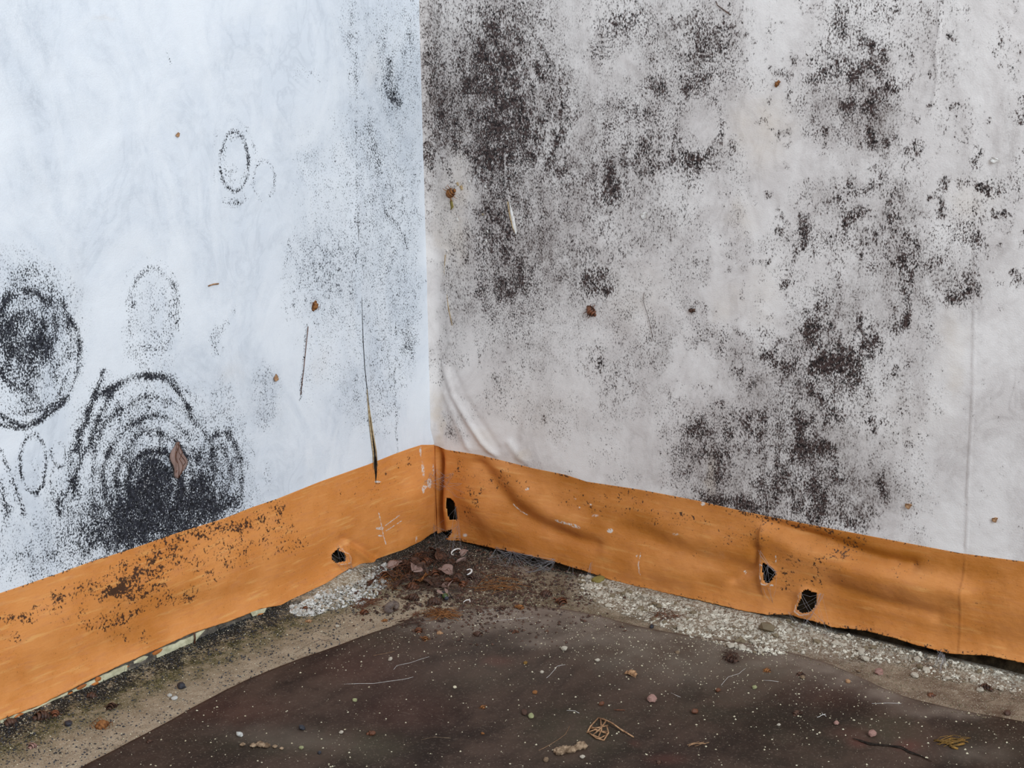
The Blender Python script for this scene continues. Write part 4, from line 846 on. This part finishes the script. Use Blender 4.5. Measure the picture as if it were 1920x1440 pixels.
husk(975, 1141, 22, MAT['straw'], 'orange-tan legged husk right of the small brown husk', segs=5, rot=0)
husk(967, 1186, 15, MAT['russet'], 'small bright russet husk on the linoleum with pale threads', segs=5)
husk(785, 1184, 22, MAT['russet'], 'upper red-brown curled husk on linoleum below the straw tuft', segs=6, rot=-.9)
husk(797, 1199, 18, MAT['straw'], 'lower orange curled husk on linoleum below the straw tuft', segs=6, rot=-.8)
husk(824, 1188, 14, MAT['tan'], 'small tan husk right of the red-brown curled pair', segs=4)
husk(897, 1191, 22, MAT['brown'], 'brown legged husk in the upper middle of the linoleum', segs=5, rot=0)
husk(573, 1143, 18, MAT['russet'], 'dark orange husk at the left end of the plaster heap', segs=5)
husk(580, 1166, 14, MAT['tan'], 'small pale and brown husk below the plaster heap', segs=4)
husk(683, 1150, 22, MAT['russet'], 'orange husk under the reddish straw tuft on pale strip', segs=5)
husk(722, 1165, 14, MAT['straw'], 'tiny orange husk near the linoleum edge left of centre', segs=4)
husk(210, 1327, 26, MAT['brown'], 'ribbed brown husk on the strip below the left skirting', segs=6)
husk(190, 1362, 30, MAT['straw'], 'orange-brown hairy husk on the pale strip at lower left', segs=6, legs=10)
husk(80, 1345, 34, MAT['brown'], 'dark red-brown husk close under the left skirting', segs=6)
husk(103, 1340, 24, MAT['russet'], 'russet husk touching the dark red-brown one at left', segs=6)
husk(18, 1356, 26, MAT['brown'], 'dark brown husk at the left frame edge', segs=5)
husk(62, 1400, 20, MAT['pink'], 'dull pink husk on the pale strip at lower left', segs=5)
husk(172, 1306, 22, MAT['brown'], 'dark husk half buried in grit below the old cream paint', segs=5)
husk(1370, 1238, 28, MAT['brown'], 'dark shaggy husk on the linoleum below the torn holes', segs=5, legs=10)
husk(1494, 1339, 20, MAT['brown'], 'brown crumpled scrap of husk on the right linoleum', segs=5)
husk(1185, 1265, 26, MAT['tan'], 'pale dead insect with spread legs on the linoleum', segs=5, legs=8, rot=0.2, kind='dead_insect', cat='dead insect')
husk(905, 1327, 14, MAT['straw'], 'orange fragment of husk in the middle of the linoleum', segs=4)
husk(1438, 1258, 16, MAT['straw'], 'small orange scrap right of the dark shaggy husk', segs=4)
husk(1500, 1266, 18, MAT['brown'], 'brown scrap behind the pinkish tan pellet', segs=4)
husk(1846, 1292, 28, MAT['brown'], 'dark brown husk on the strip at far right', segs=6, rot=.1)
husk(1745, 1305, 18, MAT['russet'], 'russet scrap on the pale strip at the right', segs=4)
husk(695, 1376, 16, MAT['russet'], 'reddish husk scrap on the lower left linoleum', segs=4)
husk(1235, 1430, 14, MAT['brown'], 'brown scrap at the bottom edge right of the clay lump', segs=4)
husk(280, 1392, 14, MAT['brown'], 'small dark husk lying on linoleum edge at lower left', segs=4)
# on the walls
husk(1108, 583, 26, MAT['russet'], 'rust-red dead insect stuck on the right wall', 'dead_insect', wall='R', rot=-.7, cat='dead insect', legs=6)
husk(845, 362, 26, MAT['straw'], 'brown insect case with bristles on the wall by the corner', 'insect_case', wall='R', rot=.5, cat='insect case', legs=6)
husk(1457, 157, 13, MAT['straw'], 'yellow-brown speck of insect stuck high on the right wall', 'insect_speck', wall='R', rot=.9, cat='insect speck', legs=2, segs=3)
husk(1297, 582, 14, MAT['brown'], 'dark brown insect speck on the right wall right of the red one', 'insect_speck', wall='R', rot=.1, cat='insect speck', legs=4, segs=3)
husk(590, 574, 20, MAT['straw'], 'orange-brown insect fragment on the left wall above the long thread', 'insect_fragment', wall='L', rot=1.1, cat='insect fragment', legs=4, segs=4)
leafy(330, 862, 66, MAT['wing'], 'brown veined moth wing stuck in the big black mould ring', name='moth_wing', wall='L', rot=1.57, fold=.15, asp=.26, vmat=MAT['russet'])
_b = husk(330, 885, 14, MAT['russet'], 'x', 'insect_body', wall='L', rot=1.57, cat='x', legs=0, segs=4)
_w = bpy.data.objects['moth_wing']
for ch in list(_b.children):
    M4 = Matrix.LocRotScale(_w.location, _w.rotation_euler, None).inverted() @ Matrix.LocRotScale(_b.location, _b.rotation_euler, None)
    ch.parent = _w; ch.matrix_local = M4
bpy.data.objects.remove(_b)
leafy(333, 252, 10, MAT['tan'], 'tiny pale brown bit stuck high on the left wall', name='insect_bit', wall='L', rot=.4, veins=1, vmat=MAT['tan'], cat='insect bit')
leafy(516, 708, 14, MAT['tan'], 'small tan scale on the left wall beside a grey smudge', name='insect_scale', wall='L', rot=1.4, veins=1, vmat=MAT['tan'], cat='insect scale')
leafy(1866, 974, 12, MAT['tan'], 'small brown scale on the clean lower part of right wall', name='insect_scale', wall='R', rot=.6, veins=1, vmat=MAT['tan'], cat='insect scale')
leafy(1865, 300, 14, MAT['whitepaper'], 'tiny cream chip on the far right of the wall', name='paint_chip', wall='R', rot=.0, veins=0, cat='chip')
leafy(1704, 948, 14, MAT['tan'], 'small cream and brown chip on right wall above the skirting', name='paint_chip', wall='R', rot=.3, veins=1, cat='chip')
leafy(1208, 404, 15, MAT['whitepaper'], 'tiny white peeling chip in the mould on the right wall', name='paint_chip', wall='R', rot=.8, veins=0, cat='chip')

# green fly
def fly(px, py, size):
    p = ground(px, py); d = np.linalg.norm(p-CAM); L = size*d/FPX
    e = empty('dead_fly', p, 'dead fly with a metallic green body in front of corner heap', 'dead fly'); e.rotation_euler = (0, .2, -.5)
    def ell(c, r, name, mat):
        bm = bmesh.new(); bmesh.ops.create_uvsphere(bm, u_segments=16, v_segments=10, radius=1)
        for v in bm.verts: v.co = Vector((v.co.x*r[0]+c[0], v.co.y*r[1]+c[1], v.co.z*r[2]+c[2]))
        me = bpy.data.meshes.new(name); bm.to_mesh(me); bm.free(); link(name, me, mat, e)
    ell((0, 0, L*.3), (L*.3, L*.24, L*.24), 'thorax', MAT['green_metal']); ell((-L*.42, 0, L*.26), (L*.3, L*.22, L*.2), 'abdomen', MAT['darkball']); ell((L*.34, 0, L*.3), (L*.14, L*.2, L*.17), 'head', MAT['darkball'])
    for s in (-1, 1):
        m = MB(); m.add([(0, s*L*.1, L*.5), (-L*.5, s*L*.15, L*.52), (-L*.9, s*L*.32, L*.44), (-L*.6, s*L*.46, L*.42), (-L*.2, s*L*.34, L*.46)], [(0, 1, 2, 3, 4)]); o = m.build('wing', MAT['wing'], e, False); o.modifiers.new('t', 'SOLIDIFY').thickness = L*.01
        for k in (-1, 0, 1):
            m = MB(); m.tube([(k*L*.12, s*L*.2, L*.25), (k*L*.22, s*L*.45, L*.36), (k*L*.3, s*L*.6, L*.02)], L*.02, 4); m.build('leg', MAT['darkball'], e)
fly(834, 1124, 24)
# white curled larva skins
def arc(px, py, r, name, mat, label, cat, a0, a1, rad, wall=None):
    m = MB(); p = ground(px, py); d = np.linalg.norm(p-CAM); R_ = r*d/FPX; pts = []
    for i in range(14):
        a = math.radians(a0+(a1-a0)*i/13); pts.append((p[0]+R_*math.cos(a), p[1]+R_*math.sin(a)*1.2, p[2]+.004+R_*.4*math.sin(a)))
    m.tube(pts, R_*rad, 7, lambda t: .5+.9*math.sin(math.pi*(t*.9+.05)))
    return tag(m.build(name, mat), label, cat)
arc(877, 1080, 7, 'larva_skin', MAT['whitepaper'], 'white curled larva skin at the right of corner heap', 'larva skin', -60, 150, .20)
arc(855, 1042, 8, 'larva_skin', MAT['whitepaper'], 'white curled skin caught in web under the corner hole', 'larva skin', 0, 290, .13)
arc(735, 1147, 9, 'web_ball', MAT['webdust'], 'grey web-wrapped bundle on the pale strip left of centre', 'web bundle', 0, 330, .55)
# pale scrolls
arc(875, 1137, 6, 'pale_curl', MAT['whitepaper'], 'small white curl on the dusty linoleum edge', 'curl', 20, 200, .14)

# straw tufts and stem tangles
def tuft(cx, cy, w, h, n, mat, label, cat, name='straw_tuft', r=.00022, ang=0.0, spread=.5, part='fibre'):
    p0 = ground(cx, cy); e = empty(name, p0, label, cat)
    for k in range(n):
        a = ang+random.gauss(0, spread); l = w*random.uniform(.45, 1.0)
        x0 = cx+random.uniform(-w*.3, w*.3); y0 = cy+random.uniform(-h*.4, h*.4)
        pts = []
        for t in (0, .33, .66, 1):
            x = x0+(t-.5)*l*math.cos(a)+random.uniform(-1, 1)*h*.12; y = y0+(t-.5)*l*math.sin(a)*.5+random.uniform(-1, 1)*h*.12
            q = ground(x, y); q[2] += .0004+random.random()*h*.00028*(1-abs(t-.5)); pts.append(q-p0)
        m = MB(); m.tube(pts, r*random.uniform(.7, 1.3), 4); m.build(part, mat, e)
    return e
tuft(828, 1155, 62, 20, 46, MAT['straw'], 'orange-brown tuft of dry fibres on the linoleum edge', 'fibre tuft', spread=.35)
tuft(782, 1156, 20, 12, 14, MAT['russet'], 'small dark red fibre knot left of the orange-brown tuft', 'fibre tuft', spread=.8)
tuft(765, 1170, 56, 14, 18, MAT['brown'], 'thin brown fibres spread over linoleum edge left of centre', 'fibre tuft', spread=.3, ang=-.2)
tuft(688, 1134, 52, 20, 26, MAT['russet'], 'reddish bunch of dry needles at the foot of plaster heap', 'fibre tuft', spread=.35, ang=-.35)
tuft(855, 1068, 60, 36, 30, MAT['brown'], 'brown hairs over the right side of the corner heap', 'fibre tuft', spread=.9)
tuft(765, 1075, 60, 40, 30, MAT['russet'], 'russet hairs over the left side of the corner heap', 'fibre tuft', spread=1.0)
tuft(800, 1058, 90, 34, 34, MAT['brown'], 'dark hairs lying along the back of the corner heap', 'fibre tuft', spread=.9)
tuft(812, 1100, 100, 30, 40, MAT['brown'], 'tangled dark hairs along the front of the corner heap', 'fibre tuft', spread=1.1)
tuft(735, 1092, 50, 34, 24, MAT['straw'], 'orange hairs where the corner heap meets the plaster crumbs', 'fibre tuft', spread=.8)
tuft(1250, 1158, 60, 16, 22, MAT['russet'], 'thin russet fibres lying in the rubble under the right wall', 'fibre tuft', spread=.7)
tuft(930, 1100, 90, 24, 26, MAT['straw'], 'loose tan fibres in the dirt right of the corner heap', 'fibre tuft', spread=.5)
tuft(1370, 1236, 34, 22, 24, MAT['brown'], 'dark shaggy fibre knot over the dark husk on the linoleum', 'fibre tuft', spread=1.0)
tuft(1785, 1392, 50, 12, 22, MAT['leaf'], 'golden brown dry grass tuft at lower right on linoleum', 'fibre tuft', spread=.3, ang=-.1)
tuft(1160, 1325+8, 18, 4, 5, MAT['russet'], 'short brown needle bundle above the stem tangle', 'fibre tuft', spread=.1, ang=.1)
tuft(1308, 1396, 36, 6, 6, MAT['tan'], 'thin tan fibres at lower right of the stem tangle', 'fibre tuft', spread=.2, ang=-.3)
def stems(name, segs, mat, label, cat, r):
    p0 = ground(*segs[0][0][:2]); e = empty(name, p0, label, cat)
    for s in segs:
        pts = []
        for q in s:
            g = onF(q[0], q[1], .0034+(q[2] if len(q) > 2 else 0)); pts.append(g-p0)
        m = MB(); m.tube(pts, r, 5); m.build('stem', mat, e)
stems('stem_tangle', [[(1122, 1346), (1140, 1352, .002), (1165, 1368, .001), (1188, 1382)], [(1122, 1346), (1107, 1362, .001), (1102, 1372)], [(1102, 1372), (1118, 1384, .001), (1132, 1388)], [(1132, 1388), (1141, 1374, .002), (1138, 1362, .004)],
  [(1108, 1362), (1124, 1371, .003), (1140, 1372)], [(1104, 1366), (1124, 1364, .004), (1140, 1360)], [(1112, 1378), (1126, 1366, .004), (1136, 1352, .002)], [(1126, 1348), (1128, 1368, .004), (1122, 1382)], [(1100, 1374), (1116, 1368, .003), (1140, 1376)], [(1130, 1347), (1148, 1356, .003), (1170, 1372, .001)], [(1106, 1376), (1126, 1384, .001), (1140, 1376)]],
  MAT['tan'], 'tangle of folded tan stems at lower middle of the linoleum', 'stem tangle', .0006)
stems('leaf_scrap', [[(1752, 1388), (1768, 1390, .001), (1785, 1391, .001)], [(1775, 1396), (1790, 1392, .002), (1806, 1386, .002)], [(1780, 1400), (1795, 1397, .001), (1808, 1394, .001)], [(1778, 1393), (1786, 1401, .001), (1796, 1404)]], MAT['leaf'], 'curled dry leaf scrap within the golden tuft at right', 'leaf scrap', .0010)
# seed pair
for x, y, r, k, lab, nm in [(996, 1345, 8, 'lime', 'lime green seed on the linoleum below centre', 'seed'), (983, 1338, 8, 'brown', 'brown seed husk touching the lime green seed', 'seed_husk')]:
    p = ground(x, y); R_ = r*np.linalg.norm(p-CAM)/FPX; p[2] += R_*.4
    o = put_rock(nm, rocks(k, 7, .7), p, R_, lab, 'seed'); o.scale = (R_*1.2, R_*.65, R_*.6); o.rotation_euler = (0, .1, -.9)

# white threads and hairs on the floor
def thread(pts, r, mat, label, cat='thread', name='thread', z=.0004, fn=ground):
    P_ = [Vector(fn(*p)) for p in pts]
    for q in P_: q.z += z
    S_ = []
    for i in range(len(P_)-1):
        for t in (0, .5): S_.append(P_[i].lerp(P_[i+1], t)+rvec(.0002))
    S_.append(P_[-1]); m = MB(); m.tube(S_, r*.42, 4); return tag(m.build(name, mat), label, cat)
for pts, r, mt, lab in [
 ([(1025, 1272), (1035, 1262), (1045, 1250), (1060, 1247)], .00035, 'whitepaper', 'curled white fibre in the middle of the linoleum'),
 ([(738, 1256), (744, 1249), (770, 1243), (805, 1232)], .00028, 'whitepaper', 'long thin white fibre on the left part of linoleum'),
 ([(645, 1283), (700, 1282), (755, 1275), (775, 1270)], .00030, 'whitepaper', 'white scratchy thread below the long white fibre'),
 ([(1063, 1333), (1078, 1334), (1086, 1338)], .0004, 'whitepaper', 'short bent white fibre above the stem tangle'),
 ([(1068, 1362), (1060, 1378), (1035, 1395), (1010, 1408)], .00028, 'tan', 'long pale hair left of the stem tangle'),
 ([(1352, 1285), (1366, 1270), (1385, 1264), (1398, 1254)], .0003, 'whitepaper', 'forked pale hair below the dark shaggy knot'),
 ([(1532, 1346), (1540, 1342), (1548, 1340)], .0006, 'whitepaper', 'short white Y-shaped fibre on the right linoleum'),
 ([(1540, 1336), (1543, 1340), (1549, 1344)], .0004, 'whitepaper', 'tiny white fibre crossing the Y-shaped one'),
 ([(552, 1225), (580, 1208), (600, 1200), (622, 1203)], .0003, 'brown', 'long curved dark hair on the pale left strip'),
 ([(700, 1230), (740, 1222)], .0003, 'tan', 'short pale streak of fibre near the linoleum edge'),
 ([(898, 1152), (920, 1145), (930, 1140)], .0003, 'whitepaper', 'white fibre beside the small brown husk'),
 ([(925, 1165), (960, 1162), (1000, 1158)], .00025, 'whitepaper', 'thin white thread on the dusty linoleum near centre'),
 ([(1635, 1320), (1665, 1319), (1690, 1320)], .0003, 'whitepaper', 'straight white fibre on the right linoleum near the strip'),
 ([(1430, 1276), (1460, 1279)], .0003, 'whitepaper', 'short white fibre right of the pale greenish pellet'),
 ([(1258, 1300), (1276, 1308)], .0003, 'whitepaper', 'short thin white fibre right of the pinkish pebble'),
 ([(770, 1092), (800, 1120), (790, 1135)], .0003, 'tan', 'pale bent hair across the front of the heap'),
 ([(1295, 1398), (1320, 1392)], .0004, 'tan', 'tan sliver at the bottom right of the linoleum'),
 ([(845, 1385), (815, 1383), (790, 1388)], .0003, 'clay', 'faint pale streak of fibre at lower middle'),
]: thread(pts, r, MAT[mt], lab)

# ------------------------------------------------------------------ marks of geometry on the walls
def wall_line(pts, w, mat, name, parent, side, off=.0009):
    """raised or gaping sliver following pts (x, y, half width in px)"""
    f = onL if side == 'L' else onR; V = []
    P_ = pts; m = MB(); v = []
    for (x, y, h) in P_:
        for s, o in ((-1, 0), (0, off), (1, 0)): v.append(f(x+s*h, y, .0003+o))
    fc = []
    for i in range(len(P_)-1):
        for j in (0, 1): fc.append((i*3+j, i*3+j+1, i*3+j+4, i*3+j+3))
    m.add(v, fc); return m.build(name, mat, parent)
wall_line([(689, 730, .4), (692, 760, 1.2), (695, 790, 1.8), (698, 815, 2.2), (702, 845, 3), (704, 870, 3), (705, 890, 2), (705, 908, .6)], 1, MAT['dark_tear'], 'tear_gap', wl, 'L', .0012)
for i, pts in enumerate([[(688, 730), (693, 790), (696, 815), (700, 850), (701, 880)], [(692, 760), (699, 810), (705, 845), (708, 875)]]):
    m = MB(); m.tube([onL(x, y, .0020) for x, y in pts], .0006, 5, lambda t: .4+.9*math.sin(math.pi*t)); m.build('torn_paper_edge', MAT['paper_edge'], wl)
m = MB(); m.tube([onL(x, y, .001) for x, y in [(668, 380), (674, 470), (678, 560), (681, 640), (684, 690), (689, 735)]], .00035, 4); m.build('crack', MAT['dark_tear'], wl)
m = MB(); m.tube([onL(x, y, .001) for x, y in [(578, 612), (574, 650), (570, 690), (564, 740)]], .0004, 4); m.build('crack', MAT['russet'], wl)
m = MB(); m.tube([onR(x, y, .0012) for x, y in [(835, 478), (833, 510), (838, 550), (841, 580), (848, 610)]], .0005, 4); m.build('torn_paper_edge', MAT['paper_edge'], wr)
m = MB(); m.tube([onR(x, y, .0012) for x, y in [(952, 378), (955, 400), (961, 425), (966, 437)]], .0006, 4); m.build('torn_paper_edge', MAT['paper_edge'], wr)
wall_line([(955, 378, .5), (958, 395, 3), (962, 415, 4), (966, 434, 3), (968, 440, .4)], 1, MAT['whitepaper'], 'peeling_flake', wr, 'R', .002)
for x, y, s in [(865, 352, 5), (858, 345, 4), (880, 340, 3), (910, 350, 3), (858, 412, 4), (914, 434, 3), (912, 452, 4), (838, 470, 3), (905, 402, 2)]:
    wall_line([(x, y-s, .4), (x-1, y-s*.4, s*.6), (x+1, y+s*.5, s*.5), (x, y+s, .3)], 1, MAT['paper_edge'] if (x+y) % 2 else MAT['whitepaper'], 'peeling_flake', wr, 'R', .0016)
wall_line([(845, 372, .4), (846, 380, 3), (848, 388, 3), (845, 394, .4)], 1, MAT['yellowfoam'], 'peeling_flake', wr, 'R', .002)
# straws stuck on the walls
def on_wall_thread(pts, side, r, mat, label, name, cat):
    f = onL if side == 'L' else onR; m = MB(); m.tube([f(x, y, .001) for x, y in pts], r, 4); tag(m.build(name, mat), label, cat)
on_wall_thread([(391, 536), (400, 533), (410, 532)], 'L', .0007, MAT['tan'], 'short tan straw stuck on the left wall', 'straw', 'straw')
on_wall_thread([(1370, 28), (1335+10, 10), (1342, 2)], 'R', .0004, MAT['brown'], 'curved dark hair at the top of the right wall', 'hair', 'hair')
on_wall_thread([(1203, 1036), (1208, 1038), (1206, 1055), (1204, 1066), (1208, 1078)], 'R', .0006, MAT['tan'], 'hooked pale stem stuck on the right orange skirting', 'stem', 'stem')
on_wall_thread([(1195, 1040), (1208, 1034), (1214, 1036)], 'R', .0005, MAT['tan'], 'short crossing stem at the top of the hooked stem', 'stem', 'stem')
on_wall_thread([(1225, 640), (1217, 600), (1206, 565), (1208, 548)], 'R', .0002, MAT['brown'], 'thin curved hair on the middle of the right wall', 'hair', 'hair')

# ------------------------------------------------------------------ cobwebs
def web(name, anchors, n, r, mat, label, jitter=.002):
    """silk lines strung between random pairs of anchor points; sag a little"""
    m = MB(); k = len(anchors)
    for i in range(n):
        a, b = random.sample(range(k), 2); A = Vector(anchors[a])+rvec(jitter); B = Vector(anchors[b])+rvec(jitter)
        c = (A+B)/2+Vector((0, 0, -(A-B).length*random.uniform(.02, .2)))+rvec(jitter*.6)
        m.tube([A, A.lerp(c, .6), c, c.lerp(B, .4), B], r*random.uniform(.6, 1.4), 3)
    o = m.build(name, mat); return tag(o, label, 'cobweb')
web('cobweb', [onR(812, 985, .008), onR(816, 1005, .01), onR(858, 985, .008), onR(862, 1005, .012), onR(855, 950, .006), ground(820, 1035), ground(845, 1045), ground(865, 1040), ground(835, 1030), ground(800, 1035)], 34, .00008, MAT['web'], 'cobweb hanging round the black hole in the corner')
web('cobweb', [onR(930, 1028, .006), onR(960, 1035, .006), onR(1000, 1042, .006), ground(915, 1050), ground(950, 1065), ground(990, 1075), ground(1030, 1070), onR(1040, 1050, .006)], 70, .00010, MAT['web'], 'cobweb strung under the hem of right skirting near the corner')
web('cobweb', [onR(1500, 1112, .006), onR(1532, 1128, .006), onR(1490, 1140, .006), onR(1476, 1150, .008), onR(1520, 1150, .008), ground(1500, 1180), ground(1530, 1190), ground(1560, 1200), onR(1545, 1165, .008), onR(1540, 1115, .004)], 26, .00009, MAT['web'], 'cobweb over the lower torn hole in the right skirting')
web('cobweb', [onR(1424, 1035, .005), onR(1428, 1056, .005), onR(1430, 1092, .005), onR(1454, 1076, .005), onR(1440, 1060, .005), onR(1430, 1110, .005), onR(1445, 1130, .004)], 16, .00010, MAT['web'], 'cobweb at the upper three-cornered tear in right skirting')
web('cobweb', [onL(622, 1040, .006), onL(636, 1027, .006), onL(650, 1045, .006), onL(645, 1058, .008), onL(665, 1066, .008), ground(650, 1085), ground(672, 1080)], 18, .00009, MAT['web'], 'cobweb at the small hole in the left skirting')
web('cobweb', [onR(816, 880, .006), onR(832, 895, .005), onL(805, 890, .006), onR(850, 885, .003), onR(870, 905, .003), onL(795, 905, .004), onR(822, 918, .006), onR(900, 940, .005)], 26, .00008, MAT['web'], 'fine cobweb across the fold above the corner hole')
web('cobweb', [ground(x, y)+np.array([0, 0, random.uniform(.002, .008)]) for x, y in [(700, 1075), (740, 1050), (790, 1040), (830, 1035), (880, 1050), (900, 1090), (860, 1120), (780, 1120), (720, 1110), (800, 1080), (850, 1075)]], 90, .00009, MAT['webdust'], 'dusty web veil over the corner heap')
web('cobweb', [onR(1072, 1060, .006), onR(1110, 1075, .006), ground(1075, 1085), ground(1100, 1095), ground(1060, 1075), onR(1108, 1050, .006)], 14, .00012, MAT['web'], 'few silk strands by the yellow chip under the right skirting')
web('cobweb', [onR(1760, 1222, .008), onR(1768, 1228, .008), ground(1755, 1250), ground(1765, 1262), ground(1775, 1250)], 18, .00012, MAT['web'], 'short cobweb strand under the far right skirting')

# yellow chip
p = ground(1122, 1088); put_rock('yellow_chip', rocks('yellowfoam', 1, .5), p+np.array([0, 0, .001]), .0062, 'yellow chip tucked under the hem of right skirting', 'chip')
p = ground(1440, 1180); put_rock('plaster_slab', CR['crumb_dirty'][2], p+np.array([0, 0, .002]), .0085, 'flat pale plaster piece below the torn skirting, largest of the rubble', 'plaster piece')
